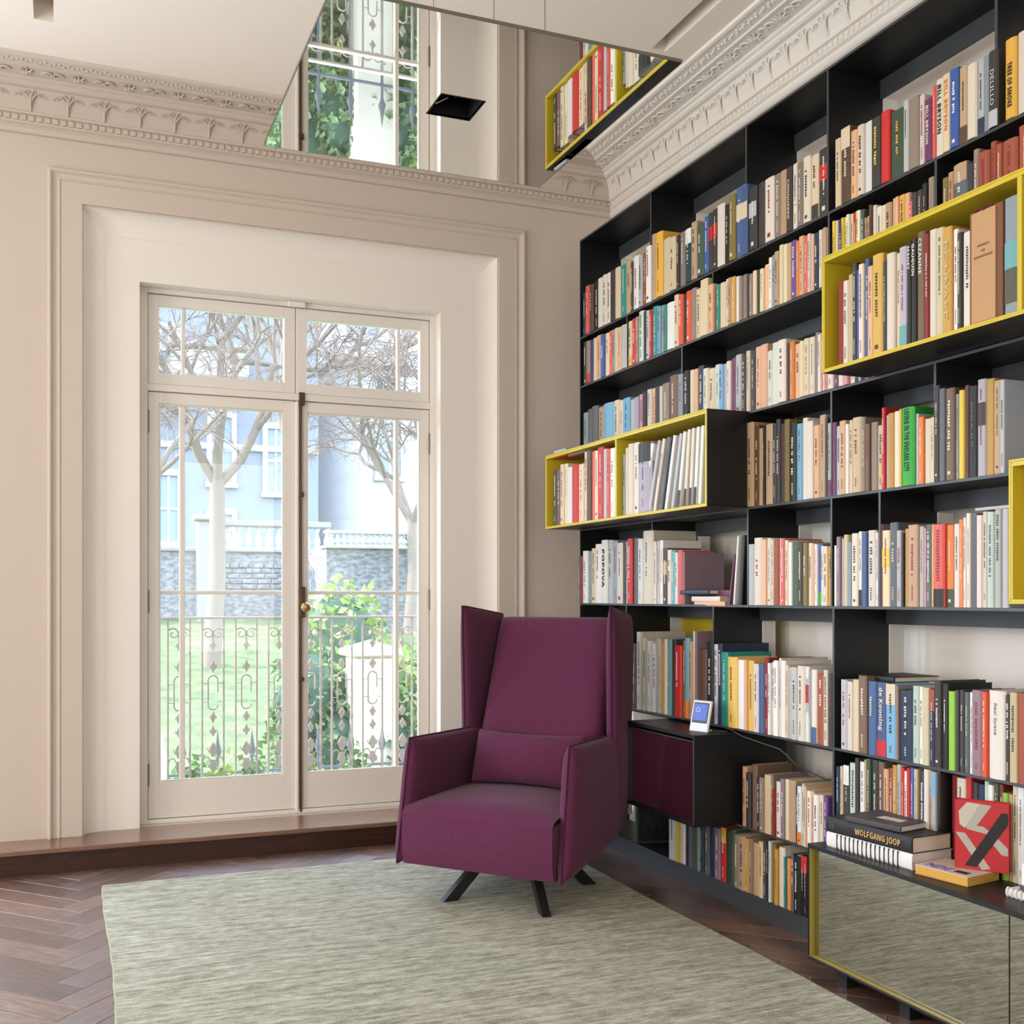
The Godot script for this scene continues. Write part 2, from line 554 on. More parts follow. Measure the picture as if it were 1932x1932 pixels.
func make_cornice() -> void:
	var prof := [Vector2(0, 3.328), Vector2(0.016, 3.330), Vector2(0.022, 3.338), Vector2(0.022, 3.350), Vector2(0.012, 3.354), Vector2(0.016, 3.362), Vector2(0.030, 3.370), Vector2(0.030, 3.377), Vector2(0.022, 3.379), Vector2(0.022, 3.407), Vector2(0.036, 3.410), Vector2(0.038, 3.418), Vector2(0.030, 3.421), Vector2(0.034, 3.440), Vector2(0.046, 3.475), Vector2(0.072, 3.508), Vector2(0.092, 3.510), Vector2(0.102, 3.516), Vector2(0.106, 3.526), Vector2(0.118, 3.530), Vector2(0.124, 3.538), Vector2(0.215, 3.541), Vector2(0.217, 3.535), Vector2(0.226, 3.535), Vector2(0.228, 3.541), Vector2(0.300, 3.542), Vector2(0.304, 3.536), Vector2(0.318, 3.538), Vector2(0.322, CEIL)]
	var a := Mesher.new()
	var b := Mesher.new()
	for i in prof.size() - 1:
		var p: Vector2 = prof[i]
		var q: Vector2 = prof[i + 1]
		var e := q - p
		a.quad(Vector3(-3.2, p.y, WALL_Z + p.x), Vector3(SIDE_X - p.x, p.y, WALL_Z + p.x), Vector3(SIDE_X - q.x, q.y, WALL_Z + q.x), Vector3(-3.2, q.y, WALL_Z + q.x), Vector3(0, -e.x, e.y))
		b.quad(Vector3(SIDE_X - p.x, p.y, WALL_Z + p.x), Vector3(SIDE_X - p.x, p.y, 3.5), Vector3(SIDE_X - q.x, q.y, 3.5), Vector3(SIDE_X - q.x, q.y, WALL_Z + q.x), Vector3(-e.y, -e.x, 0))
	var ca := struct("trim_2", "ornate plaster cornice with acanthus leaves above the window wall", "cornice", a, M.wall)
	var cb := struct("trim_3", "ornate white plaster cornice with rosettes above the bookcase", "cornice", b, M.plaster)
	# ornaments: one acanthus spray, one rosette, one scroll, each repeated along the two runs
	var leaf := Mesher.new()
	for s in [-1.0, 1.0]:
		for k in [[0.050, 0.052, 0.0], [0.036, 0.040, 0.012], [0.020, 0.060, 0.002]]:
			var pts := []
			for i in 8:
				var t := i / 7.0
				var ang: float = t * 2.3
				pts.append(Vector3(s * k[0] * (1.0 - cos(ang)) * 0.78, -0.035 + k[2] + k[1] * sin(ang) * 1.25, 0.001 + 0.004 * sin(t * PI)))
			leaf.tube(pts, 0.0036, 0.0016, 5)
	leaf.tube([Vector3(0, -0.046, 0.003), Vector3(0, -0.01, 0.007), Vector3(0, 0.030, 0.004)], 0.0055, 0.003, 6)
	var rose := Mesher.new()
	for k in 8:
		var an := TAU * k / 8.0
		rose.xf = Transform3D(Basis(Vector3(0, 0, 1), an), Vector3.ZERO)
		rose.tube([Vector3(0.008, 0, 0.004), Vector3(0.020, 0, 0.008), Vector3(0.032, 0, 0.003)], 0.0062, 0.003, 5)
	rose.xf = Transform3D(Basis(Vector3(1, 0, 0), PI / 2), Vector3.ZERO)
	rose.lathe([Vector2(0.011, 0.0), Vector2(0.010, 0.008), Vector2(0.005, 0.012), Vector2(0.0, 0.013)], 10)
	rose.xf = Transform3D()
	var scroll := Mesher.new()
	for s in [-1.0, 1.0]:
		var pts2 := []
		for i in 12:
			var t2 := i / 11.0
			var r := 0.026 * (1.0 - 0.7 * t2)
			var an2: float = s * (t2 * 5.2) + (0.0 if s > 0 else PI)
			pts2.append(Vector3(cos(an2) * r + s * 0.018, sin(an2) * r * 1.1, 0.005))
		scroll.tube(pts2, 0.005, 0.0028, 5)
	var leaf_m := leaf.mesh()
	var rose_m := rose.mesh()
	var scroll_m := scroll.mesh()
	var dent_a := Mesher.new()
	var dent_b := Mesher.new()
	var bead_a := Mesher.new()
	var bead_b := Mesher.new()
	var slope := Vector2(0.042, 0.087).normalized()   # the frieze leans forward as it rises
	for i in 30:
		var x := -1.9 + 0.158 * i
		if x < SIDE_X - 0.06:
			var o := put("acanthus", leaf_m, M.wall, ca)
			o.transform = Transform3D(Basis(Vector3.RIGHT, Vector3(0, slope.y, slope.x), Vector3(0, -slope.x, slope.y)), Vector3(x, 3.466, WALL_Z + 0.048))
	for i in 30:
		var z := WALL_Z + 0.16 + 0.118 * i
		var o := put("acanthus", leaf_m, M.plaster, cb)
		o.transform = Transform3D(Basis(Vector3(0, 0, 1), Vector3(-slope.x, slope.y, 0), Vector3(-slope.y, -slope.x, 0)), Vector3(SIDE_X - 0.048, 3.466, z))
	for i in 40:
		var kind := rose_m if i % 2 == 0 else scroll_m
		var called := "rosette" if i % 2 == 0 else "scroll"
		var x2 := -1.9 + 0.083 * i * 1.3
		if x2 < SIDE_X - 0.2:
			var o := put(called, kind, M.wall, ca)
			o.transform = Transform3D(Basis(Vector3.RIGHT, Vector3(0, 0, 1), Vector3(0, -1, 0)), Vector3(x2, 3.541, WALL_Z + 0.170))
		var o2 := put(called, kind, M.plaster, cb)
		o2.transform = Transform3D(Basis(Vector3(0, 0, 1), Vector3(-1, 0, 0), Vector3(0, -1, 0)), Vector3(SIDE_X - 0.170, 3.541, WALL_Z + 0.20 + 0.083 * i))
	for i in 200:
		var t := -1.9 + 0.034 * i
		if t < SIDE_X - 0.03:
			dent_a.box(Vector3(t, 3.382, WALL_Z + 0.02), Vector3(t + 0.019, 3.405, WALL_Z + 0.029), 0.002)
		var z2 := WALL_Z + 0.04 + 0.030 * i
		if z2 < -0.6:
			dent_b.box(Vector3(SIDE_X - 0.029, 3.382, z2), Vector3(SIDE_X - 0.02, 3.405, z2 + 0.017), 0.003)
	for i in 420:
		var t := -1.9 + 0.019 * i
		var w := 0.008 * sin(i * 2.4) + 0.264
		if t < SIDE_X - 0.3:
			bead_a.xf.origin = Vector3(t, 3.543, WALL_Z + w)
			bead_a.lathe([Vector2(0.0, -0.008), Vector2(0.006, -0.006), Vector2(0.009, 0.0)], 6)
		var z3 := WALL_Z + 0.28 + 0.016 * i
		if z3 < -0.6:
			bead_b.xf.origin = Vector3(SIDE_X - w, 3.543, z3)
			bead_b.lathe([Vector2(0.0, -0.008), Vector2(0.006, -0.006), Vector2(0.009, 0.0)], 6)
	put("dentil", dent_a, M.wall, ca).set_meta("kind", "stuff")
	put("dentil", dent_b, M.plaster, cb).set_meta("kind", "stuff")
	put("beading", bead_a, M.wall, ca).set_meta("kind", "stuff")
	put("beading", bead_b, M.plaster, cb).set_meta("kind", "stuff")

func make_floor() -> void:
	var m := Mesher.new()
	hung_box(m, -3.5, SIDE_X, -0.2, -0.012, WALL_Z, 3.8)
	var fl := struct("floor", "walnut herringbone parquet floor", "floor", m, M.riser)
	var L := 0.62
	var w := 0.117
	var variants := []
	for k in 5:
		var pm := Mesher.new()
		pm.uvo = Vector2(0.37 * k, 0.21 * k)
		pm.box(Vector3(0.0006, -0.014, 0.0006), Vector3(L - 0.0006, 0.0, w - 0.0006), 0.0008)
		variants.append(pm.mesh())
	var far := Mesher.new()
	var r := RandomNumberGenerator.new()
	r.seed = 7
	var q := sqrt(0.5)
	for i in range(-60, 60):
		for j in range(-12, 12):
			for across in 2:
				# a lattice of plank pairs in the planks' own axes, turned by 45 degrees
				var o := Vector2(i * w + j * L, i * w - j * L)
				if across == 1:
					o += Vector2(L, w - L)
				var c := o + (Vector2(L, w) if across == 0 else Vector2(w, L)) * 0.5
				# plank axes: u runs towards the reader's right, v towards the window's right
				var x := (c.x + c.y) * q
				var z := (c.x - c.y) * q
				# turned so that the zigzag rows run along z
				var wx := z - 0.393
				var wz := x - 4.4
				if wx < -1.7 or wx > 2.62 or wz < WALL_Z - 0.2 or wz > -1.2:
					continue
				if wx > 0.48 and wx < 1.83 and wz > -4.34 and wz < -1.5:
					continue
				var du := Vector3(q, 0, q)
				var dv := Vector3(-q, 0, q)
				var at := Vector3((o.x - o.y) * q - 0.393, 0, (o.x + o.y) * q - 4.4)
				var t: Transform3D
				if across == 0:
					t = Transform3D(Basis(du, Vector3.UP, dv), at)
				else:
					t = Transform3D(Basis(dv, Vector3.UP, -du), at + du * w)
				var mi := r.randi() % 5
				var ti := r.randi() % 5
				var near := (wx > -0.85 and wx < 0.6 and wz > -5.1 and wz < -2.7) or (wx > 1.75 and wz > -4.7 and wz < -1.9) or (wz < -4.35 and wx < 2.3 and wx > 0.0)
				if near:
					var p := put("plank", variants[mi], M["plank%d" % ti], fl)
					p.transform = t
				else:
					far.xf = t
					far.box(Vector3(0.0006, -0.014, 0.0006), Vector3(L - 0.0006, 0.0, w - 0.0006), 0.0008)
	put("plank_field", far, M.plank0, fl).set_meta("kind", "stuff")
	# wooden step along the window wall
	m = cuboid(Vector3(-3.2, 0.092, -4.930), Vector3(SIDE_X, 0.1145, WALL_Z - 0.1), 0.004)
	var st := struct("trim_4", "polished wooden step running along the foot of the window wall", "step", m, M.step)
	put("riser", cuboid(Vector3(-3.2, 0.0, -4.948), Vector3(SIDE_X, 0.0925, WALL_Z)), M.riser, st)

# ---------------------------------------------------------------- French window
func make_window() -> void:
	var D := -5.31
	var fr := Mesher.new()
	var z0 := -5.40
	var z1 := -5.297
	fr.box(Vector3(0.317, 0.114, z0), Vector3(0.3595, 2.731, z1), 0.002)
	fr.box(Vector3(1.815, 0.114, z0), Vector3(1.844, 2.731, z1), 0.002)
	fr.box(Vector3(0.3595, 2.707, z0), Vector3(1.815, 2.731, z1), 0.002)
	fr.box(Vector3(0.3595, 2.229, z0), Vector3(1.815, 2.263, z1), 0.002)
	fr.box(Vector3(0.3595, 0.114, z0), Vector3(1.815, 0.133, z1), 0.002)
	var frame := struct("trim_5", "white painted timber frame of the French window", "window frame", fr, M.joinery)
	var vent := put("trickle_vent", cuboid(Vector3(1.045, 2.702, z1), Vector3(1.135, 2.73, z1 + 0.022), 0.004), M.white, frame)
	vent.set_meta("label", "small white vent box")
	# transom light: two fixed sashes
	var tr := struct("window_1", "transom window of two lights above the French doors", "window")
	for s in 2:
		var x0 := 0.3625 if s == 0 else 1.090
		var x1 := 1.087 if s == 0 else 1.812
		var gx0 := 0.414 if s == 0 else 1.147
		var gx1 := 1.030 if s == 0 else 1.7605
		var sash := Mesher.new()
		sash.box(Vector3(x0, 2.266, D - 0.04), Vector3(gx0, 2.704, D), 0.002)
		sash.box(Vector3(gx1, 2.266, D - 0.04), Vector3(x1, 2.704, D), 0.002)
		sash.box(Vector3(gx0, 2.266, D - 0.04), Vector3(gx1, 2.319, D), 0.002)
		sash.box(Vector3(gx0, 2.650, D - 0.04), Vector3(gx1, 2.704, D), 0.002)
		put("sash", sash, M.joinery, tr)
		var bx := 0.520 if s == 0 else 1.634
		put("glazing_bar", cuboid(Vector3(bx, 2.319, D - 0.034), Vector3(bx + 0.018, 2.650, D - 0.008), 0.004), M.joinery, tr)
		put("pane", cuboid(Vector3(gx0, 2.319, D - 0.022), Vector3(bx, 2.650, D - 0.018)), M.glass, tr)
		put("pane", cuboid(Vector3(bx + 0.018, 2.319, D - 0.022), Vector3(gx1, 2.650, D - 0.018)), M.glass, tr)
	# the neighbouring French window, out of the picture: it lights the wall and the floor beside it
	var nb := struct("window_2", "neighbouring tall window beyond the picture edge", "window")
	for e in [[-2.0, -1.92, 0.114, 2.75], [-0.55, -0.47, 0.114, 2.75], [-1.28, -1.19, 0.114, 2.75], [-1.92, -0.55, 2.66, 2.75], [-1.92, -0.55, 0.114, 0.30]]:
		put("frame_bar", cuboid(Vector3(e[0], e[2], D - 0.05), Vector3(e[1], e[3], D), 0.002), M.joinery, nb)
	put("pane", cuboid(Vector3(-1.92, 0.30, D - 0.03), Vector3(-1.28, 2.66, D - 0.026)), M.glass, nb)
	put("pane", cuboid(Vector3(-1.19, 0.30, D - 0.03), Vector3(-0.55, 2.66, D - 0.026)), M.glass, nb)
	# two door leaves
	for s in 2:
		var x0 := 0.3625 if s == 0 else 1.0875
		var x1 := 1.0845 if s == 0 else 1.812
		var gx0 := 0.414 if s == 0 else 1.147
		var gx1 := 1.0275 if s == 0 else 1.7605
		var leaf := struct("door_%d" % (s + 1), ["French door leaf hinged at the far side from the bookcase", "French door leaf nearest the bookcase, behind the armchair"][s], "door")
		for p in [[x0, 0.136, gx0, 2.226], [gx1, 0.136, x1, 2.226]]:
			put("stile", cuboid(Vector3(p[0], p[1], D - 0.045), Vector3(p[2], p[3], D), 0.002), M.joinery, leaf)
		put("rail", cuboid(Vector3(gx0, 2.171, D - 0.045), Vector3(gx1, 2.226, D), 0.002), M.joinery, leaf)
		put("rail", cuboid(Vector3(gx0, 0.136, D - 0.045), Vector3(gx1, 0.3154, D), 0.002), M.joinery, leaf)
		var bx := 0.512 if s == 0 else 1.621
		var bw := 0.027 if s == 0 else 0.024
		put("glazing_bar", cuboid(Vector3(bx, 0.3154, D - 0.038), Vector3(bx + bw, 2.171, D - 0.008), 0.005), M.joinery, leaf)
		put("glazing_bar", cuboid(Vector3(gx0, 1.2355, D - 0.036), Vector3(gx1, 1.2545, D - 0.010), 0.004), M.joinery, leaf)
		for gx in [[gx0, bx], [bx + bw, gx1]]:
			for gy in [[0.3154, 1.2355], [1.2545, 2.171]]:
				put("pane", cuboid(Vector3(gx[0], gy[0], D - 0.025), Vector3(gx[1], gy[1], D - 0.021)), M.glass, leaf)
		# ovolo beads round the glass
		var bead := Mesher.new()
		for e in [[Vector3(gx0, 0.3154, D - 0.012), Vector3(gx0 + 0.008, 2.171, D - 0.002)], [Vector3(gx1 - 0.008, 0.3154, D - 0.012), Vector3(gx1, 2.171, D - 0.002)], [Vector3(gx0 + 0.008, 0.3154, D - 0.012), Vector3(gx1 - 0.008, 0.3234, D - 0.002)], [Vector3(gx0 + 0.008, 2.163, D - 0.012), Vector3(gx1 - 0.008, 2.171, D - 0.002)]]:
			bead.box(e[0], e[1], 0.003)
		put("glazing_bead", bead, M.joinery, leaf)
		for y in ([2.08, 1.20, 0.353] if s == 0 else [2.045, 1.207, 0.36]):
			var hx := 0.361 if s == 0 else 1.8135
			put("hinge", rod([Vector3(hx, y - 0.055, D + 0.006), Vector3(hx, y + 0.055, D + 0.006)], 0.006), M.steel, leaf)
		if s == 0:
			put("astragal", cuboid(Vector3(1.0845, 0.116, D - 0.01), Vector3(1.1055, 2.226, D + 0.016), 0.006), M.joinery, leaf)
		else:
			put("bolt_rod", cuboid(Vector3(1.108, 0.12, D), Vector3(1.119, 2.25, D + 0.018), 0.003), M.bronze, leaf)
			put("bolt_case", cuboid(Vector3(1.106, 1.117, D), Vector3(1.137, 1.274, D + 0.026), 0.004), M.bronze, leaf)
			for gy in [[2.205, 2.27], [1.735, 1.76], [0.79, 0.81]]:
				put("bolt_guide", cuboid(Vector3(1.103, gy[0], D), Vector3(1.133 if gy[0] > 2.0 else 1.129, gy[1], D + 0.024), 0.003), M.bronze, leaf)
			var knob := Mesher.new()
			knob.xf = Transform3D(Basis(Vector3(1, 0, 0), PI / 2), Vector3(1.131, 1.169, D + 0.024))
			knob.lathe([Vector2(0.008, 0.0), Vector2(0.008, 0.016), Vector2(0.022, 0.022), Vector2(0.026, 0.032), Vector2(0.020, 0.042), Vector2(0.0, 0.046)], 20)
			knob.xf = Transform3D()
			put("knob", knob, M.brass, leaf)

# ---------------------------------------------------------------- balcony and garden
func leaves(called: String, count: int, material: Material, parent: Node, size: float, place: Callable) -> MultiMeshInstance3D:
	var lm := Mesher.new()
	var tip := Vector3(0, 0, size)
	for s in [-1.0, 1.0]:
		lm.flat(Vector3.ZERO, Vector3(s * size * 0.32, size * 0.08, size * 0.45), tip, Vector3(0, 1, 0))
	var mm := MultiMesh.new()
	mm.transform_format = MultiMesh.TRANSFORM_3D
	mm.mesh = lm.mesh()
	mm.instance_count = count
	for i in count:
		var p: Vector3 = place.call()
		var b := Basis(Vector3(rng.randf_range(-1, 1), rng.randf_range(-1, 1), rng.randf_range(-1, 1)).normalized(), rng.randf_range(0, TAU))
		mm.set_instance_transform(i, Transform3D(b.scaled(Vector3.ONE * rng.randf_range(0.7, 1.4)), p))
	var o := MultiMeshInstance3D.new()
	o.multimesh = mm
	o.material_override = material
	o.name = called
	parent.add_child(o, true)
	o.set_meta("kind", "stuff")
	return o

func shrub(called: String, label: String, centre: Vector3, radii: Vector3, count: int, size: float, material: Material, lumps := 9) -> void:
	var t := thing(called, label, "shrub", Vector3(centre.x, centre.y - radii.y, centre.z))
	var blobs := []
	for k in lumps:
		var d := Vector3(rng.randf_range(-0.75, 0.75), rng.randf_range(-0.5, 0.72), rng.randf_range(-0.6, 0.6)) * radii
		blobs.append([d + Vector3(0, radii.y, 0), radii * rng.randf_range(0.34, 0.5)])
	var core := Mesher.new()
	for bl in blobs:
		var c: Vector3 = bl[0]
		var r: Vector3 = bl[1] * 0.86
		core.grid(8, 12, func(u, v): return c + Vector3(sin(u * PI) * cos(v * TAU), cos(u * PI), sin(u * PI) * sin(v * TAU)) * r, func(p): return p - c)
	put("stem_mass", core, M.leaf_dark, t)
	leaves("foliage", count, material, t, size, func():
		var bl = blobs[rng.randi() % blobs.size()]
		var d := Vector3(rng.randfn(), rng.randfn(), rng.randfn()).normalized()
		return bl[0] + d * bl[1] * rng.randf_range(0.88, 1.12))

func branch(st: Mesher, fine: Mesher, at: Vector3, dir: Vector3, length: float, r: float, depth: int, droop: float) -> void:
	var pts := [at]
	var d := dir
	var segs := 4
	for i in segs:
		d = (d + Vector3(rng.randf_range(-0.22, 0.22), rng.randf_range(-0.12, 0.2) - droop * (0.25 if depth <= 2 else 0.0), rng.randf_range(-0.22, 0.22))).normalized()
		pts.append(pts[-1] + d * length / segs)
	(st if r > 0.02 else fine).tube(pts, r, r * 0.6, 6 if r > 0.02 else 3, false)
	if depth <= 0:
		return
	var kids := 3 if depth > 3 else 4
	for k in kids:
		var f := rng.randi_range(2, segs) if depth > 1 else rng.randi_range(1, segs)
		var side := Vector3(rng.randf_range(-1, 1), rng.randf_range(-0.2, 0.7), rng.randf_range(-1, 1)).normalized()
		branch(st, fine, pts[f], (d * 0.75 + side * 0.75).normalized(), length * rng.randf_range(0.6, 0.82), r * 0.58, depth - 1, droop)

func bare_tree(label: String, foot: Vector3, fork: float, r: float, length: float, depth: int, droop: float, lean := Vector3.ZERO) -> void:
	var t := thing("bare_tree", label, "tree", foot, 0.0, "leafless trees in the garden")
	var trunk := Mesher.new()
	trunk.tube([Vector3.ZERO, Vector3(0.06, fork * 0.5, 0) + lean * 0.4, Vector3(0.0, fork, 0) + lean], r, r * 0.8, 10, false)
	put("trunk", trunk, M.bark, t)
	var st := Mesher.new()
	var fine := Mesher.new()
	for k in 4:
		var an := TAU * k / 4.0 + rng.randf_range(-0.4, 0.4)
		branch(st, fine, Vector3(0, fork - 0.1, 0) + lean, Vector3(cos(an) * 0.55, 0.95, sin(an) * 0.55).normalized(), length, r * 0.6, depth, droop)
	put("bough", st, M.bark, t).set_meta("kind", "stuff")
	put("twig", fine, M.twig, t).set_meta("kind", "stuff")

func baluster_row(t: Node3D, x0: float, x1: float, y0: float, y1: float, z: float, pitch: float) -> void:
	var h := y1 - y0
	var bm := Mesher.new()
	bm.lathe([Vector2(0.07, 0.0), Vector2(0.07, 0.06 * h), Vector2(0.035, 0.10 * h), Vector2(0.075, 0.30 * h), Vector2(0.07, 0.42 * h), Vector2(0.03, 0.72 * h), Vector2(0.04, 0.80 * h), Vector2(0.065, 0.92 * h), Vector2(0.065, h)], 10)
	var shape := bm.mesh()
	var x := x0 + pitch * 0.5
	while x < x1:
		var o := put("baluster", shape, M.house_white, t)
		o.position = Vector3(x, y0, z) - t.position
		x += pitch

func make_outside() -> void:
	# balcony slab and its wrought-iron railing
	put("floor_balcony", cuboid(Vector3(-1.6, -0.12, -6.1), Vector3(3.6, 0.03, WALL_Z - 0.34), 0.01), M.stone)
	var slab := get_node("floor_balcony")
	slab.set_meta("kind", "structure")
	slab.set_meta("label", "stone balcony slab outside the French doors")
	var RZ := -5.75
	var rail := thing("balcony_railing", "grey wrought-iron balcony railing with scroll panels outside the doors", "railing", Vector3(0.9, 0.03, RZ))
	var off := Vector3(0.9, 0.03, RZ)
	put("top_rail", cuboid(Vector3(-0.9, 1.102, RZ - 0.016) - off, Vector3(3.0, 1.116, RZ + 0.016) - off, 0.003), M.iron, rail)
	put("bottom_rail", cuboid(Vector3(-0.9, 0.12, RZ - 0.012) - off, Vector3(3.0, 0.135, RZ + 0.012) - off, 0.003), M.iron, rail)
	var bar := rod([Vector3(0, 0.03, 0), Vector3(0, 1.104, 0)], 0.0065, 0.0065, 6).mesh()
	var motif := Mesher.new()
	for s in [-1.0, 1.0]:
		var pts := [Vector3(s * 0.057, 1.052, 0)]
		for i in 16:
			var t := i / 15.0
			var a: float = PI * 0.75 - t * 7.2
			var r := 0.031 * (1.0 - 0.74 * t)
			pts.append(Vector3(s * (0.028 - cos(a) * r), 1.024 + sin(a) * r, 0))
		motif.tube(pts, 0.0050, 0.004, 5)
	motif.tube([Vector3(0, 1.04, 0), Vector3(0, 0.985, 0)], 0.004, 0.006, 5)
	for y in [[0.985, 0.93, 0.015], [0.815, 0.882, 0.016], [0.60, 0.54, 0.016], [0.47, 0.53, 0.015], [0.36, 0.44, 0.024], [0.345, 0.27, 0.022]]:
		motif.tube([Vector3(0, y[0], 0), Vector3(0, lerpf(y[0], y[1], 0.25), 0), Vector3(0, lerpf(y[0], y[1], 0.55), 0)], y[2] * 0.4, y[2], 6)
		motif.tube([Vector3(0, lerpf(y[0], y[1], 0.55), 0), Vector3(0, lerpf(y[0], y[1], 0.8), 0), Vector3(0, y[1], 0)], y[2], 0.001, 6)
		for s in [-1.0, 1.0]:
			motif.tube([Vector3(0, lerpf(y[0], y[1], 0.15), 0), Vector3(s * y[2] * 0.9, lerpf(y[0], y[1], 0.35), 0), Vector3(s * y[2] * 1.3, lerpf(y[0], y[1], 0.6), 0)], 0.005, 0.002, 5)
	var oval := []
	for i in 33:
		var a := TAU * i / 32.0
		oval.append(Vector3(cos(a) * 0.0255, 0.706 + sin(a) * 0.026 + signf(sin(a)) * 0.066, 0))
	motif.tube(oval, 0.005, 0.005, 5)
	for y in [0.755, 0.655]:
		for s in [-1.0, 1.0]:
			motif.tube([Vector3(s * 0.0255, y, 0), Vector3(s * 0.057, y, 0)], 0.0026, 0.0026, 5)
	var foot_pts := []
	for s in [-1.0, 1.0]:
		foot_pts = []
		for i in 9:
			var a := PI * i / 8.0
			foot_pts.append(Vector3(s * (0.034 + 0.02 * cos(a)), 0.33 + 0.03 * sin(a), 0))
		motif.tube(foot_pts, 0.0038, 0.0038, 5)
	var motif_m := motif.mesh()
	for k in range(-9, 14):
		var x := 0.671 + 0.1785 * k
		for dx in [0.0, 0.115]:
			put("bar", bar, M.iron, rail).position = Vector3(x + dx, 0, RZ) - off
		put("scroll_panel", motif_m, M.iron, rail).position = Vector3(x + 0.0575, 0, RZ) - off
	# white tub chair on the balcony, seen at the window's edge
	var tub := thing("garden_chair", "white rounded tub chair on the balcony beside the hinged door", "chair", Vector3(0.335, 0.03, -5.585))
	var sh := Mesher.new()
	sh.lathe([Vector2(0.11, 0.22), Vector2(0.138, 0.25), Vector2(0.14, 0.36), Vector2(0.12, 0.47), Vector2(0.075, 0.545), Vector2(0.0, 0.56)], 24)
	put("shell", sh, M.white, tub)
	var base := Mesher.new()
	base.lathe([Vector2(0.10, 0.0), Vector2(0.10, 0.02), Vector2(0.03, 0.03), Vector2(0.03, 0.21), Vector2(0.11, 0.225)], 16)
	put("base", base, M.cream_stone, tub)
	# potted greenery standing along the balcony foot
	for k in 5:
		var px: float = [0.62, 0.80, 0.98, 1.26, 1.55][k]
		var pot := thing("potted_plant", ["low potted plant at the balcony foot, first from the tub chair", "low potted plant at the balcony foot, second from the tub chair", "low potted plant at the balcony foot, third from the tub chair", "low potted plant at the balcony foot, fourth from the tub chair", "low potted plant at the balcony foot, last behind the armchair"][k], "potted plant", Vector3(px, 0.03, -5.90), 0.0, "plants along the balcony foot")
		var pm := Mesher.new()
		pm.lathe([Vector2(0.04, 0.0), Vector2(0.055, 0.11), Vector2(0.06, 0.115), Vector2(0.05, 0.115), Vector2(0.0, 0.105)], 14)
		put("pot", pm, M.stone, pot)
		leaves("foliage", 170, M.leaf_mid if k % 2 == 0 else M.leaf_light, pot, 0.05, func(): return Vector3(rng.randfn() * 0.035, 0.13 + absf(rng.randfn()) * 0.075, rng.randfn() * 0.035))
	# lawn rising to a retaining wall
	var lawn := Mesher.new()
	lawn.quad(Vector3(-40, -1.5, -6.2), Vector3(40, -1.5, -6.2), Vector3(40, 0.93, -22), Vector3(-40, 0.62, -22), Vector3(0, 1, 0))
	lawn.quad(Vector3(-40, 0.62, -22), Vector3(40, 0.93, -22), Vector3(40, 1.1, -60), Vector3(-40, 1.1, -60), Vector3(0, 1, 0))
	struct("ground", "sunlit lawn sloping up to the garden wall", "lawn", lawn, M.grass)
	# low street fence with spear heads
	var fence := thing("iron_fence", "dark iron fence with spear heads beyond the balcony railing", "fence", Vector3(1.0, -1.3, -8.4))
	put("fence_rail", cuboid(Vector3(-3, 1.12, -0.01), Vector3(3, 1.14, 0.01)), M.iron_dark, fence)
	var spear := Mesher.new()
	spear.tube([Vector3(0, 0, 0), Vector3(0, 1.24, 0)], 0.012, 0.012, 6)
	spear.tube([Vector3(0, 1.24, 0), Vector3(0, 1.30, 0)], 0.012, 0.034, 6)
	spear.tube([Vector3(0, 1.30, 0), Vector3(0, 1.36, 0), Vector3(0, 1.48, 0)], 0.034, 0.001, 6)
	var spear_m := spear.mesh()
	for k in 22:
		put("spear_bar", spear_m, M.iron_dark, fence).position = Vector3(-2.6 + 0.27 * k, 0, 0)
	# stone pier among the shrubs
	var pa := sight(672, 1240, 2, -8.6)
	var pb := sight(748, 1240, 2, -8.6)
	var pier := thing("stone_pier", "cream stone pier with a low pyramid cap among the shrubs", "pier", Vector3((pa.x + pb.x) * 0.5, -1.4, -8.8))
	var hw := (pb.x - pa.x) * 0.5
	var ph := pa.y + 1.4
	put("shaft", cuboid(Vector3(-hw, 0, -hw), Vector3(hw, ph, hw), 0.02), M.cream_stone, pier)
	put("cap_slab", cuboid(Vector3(-hw - 0.05, ph, -hw - 0.05), Vector3(hw + 0.05, ph + 0.06, hw + 0.05), 0.015), M.cream_stone, pier)
	var pyr := Mesher.new()
	for k in 4:
		var a := Vector3(-hw - 0.04, ph + 0.06, hw + 0.04).rotated(Vector3.UP, k * PI / 2)
		var b := Vector3(hw + 0.04, ph + 0.06, hw + 0.04).rotated(Vector3.UP, k * PI / 2)
		pyr.flat(a, b, Vector3(0, ph + 0.14, 0), Vector3(0, 1, 0) + (a + b) * 0.5)
	put("cap", pyr, M.cream_stone, pier)
	# shrubs, near ones at the right of the window and a clipped dark one on the wall
	shrub("flowering_shrub", "large bright green leafy shrub behind the stone pier", Vector3(3.35, 0.1, -9.9), Vector3(1.15, 1.55, 0.9), 9000, 0.10, M.leaf_light, 16)
	shrub("leafy_shrub", "mid green shrub low behind the door joint, before the pier", Vector3(2.15, -0.45, -9.2), Vector3(0.65, 1.15, 0.6), 5000, 0.09, M.leaf_mid, 12)
	shrub("climber_shrub", "green climber clinging beside the stone pier, nearest the bookcase side", Vector3(3.4, -0.5, -8.3), Vector3(0.55, 1.0, 0.5), 3500, 0.08, M.leaf_light, 10)
	shrub("clipped_hedge", "clipped dark blue-green hedge below the white balustrade", Vector3(7.0, 2.05, -18.6), Vector3(1.0, 0.75, 0.6), 9000, 0.10, M.leaf_dark, 14)
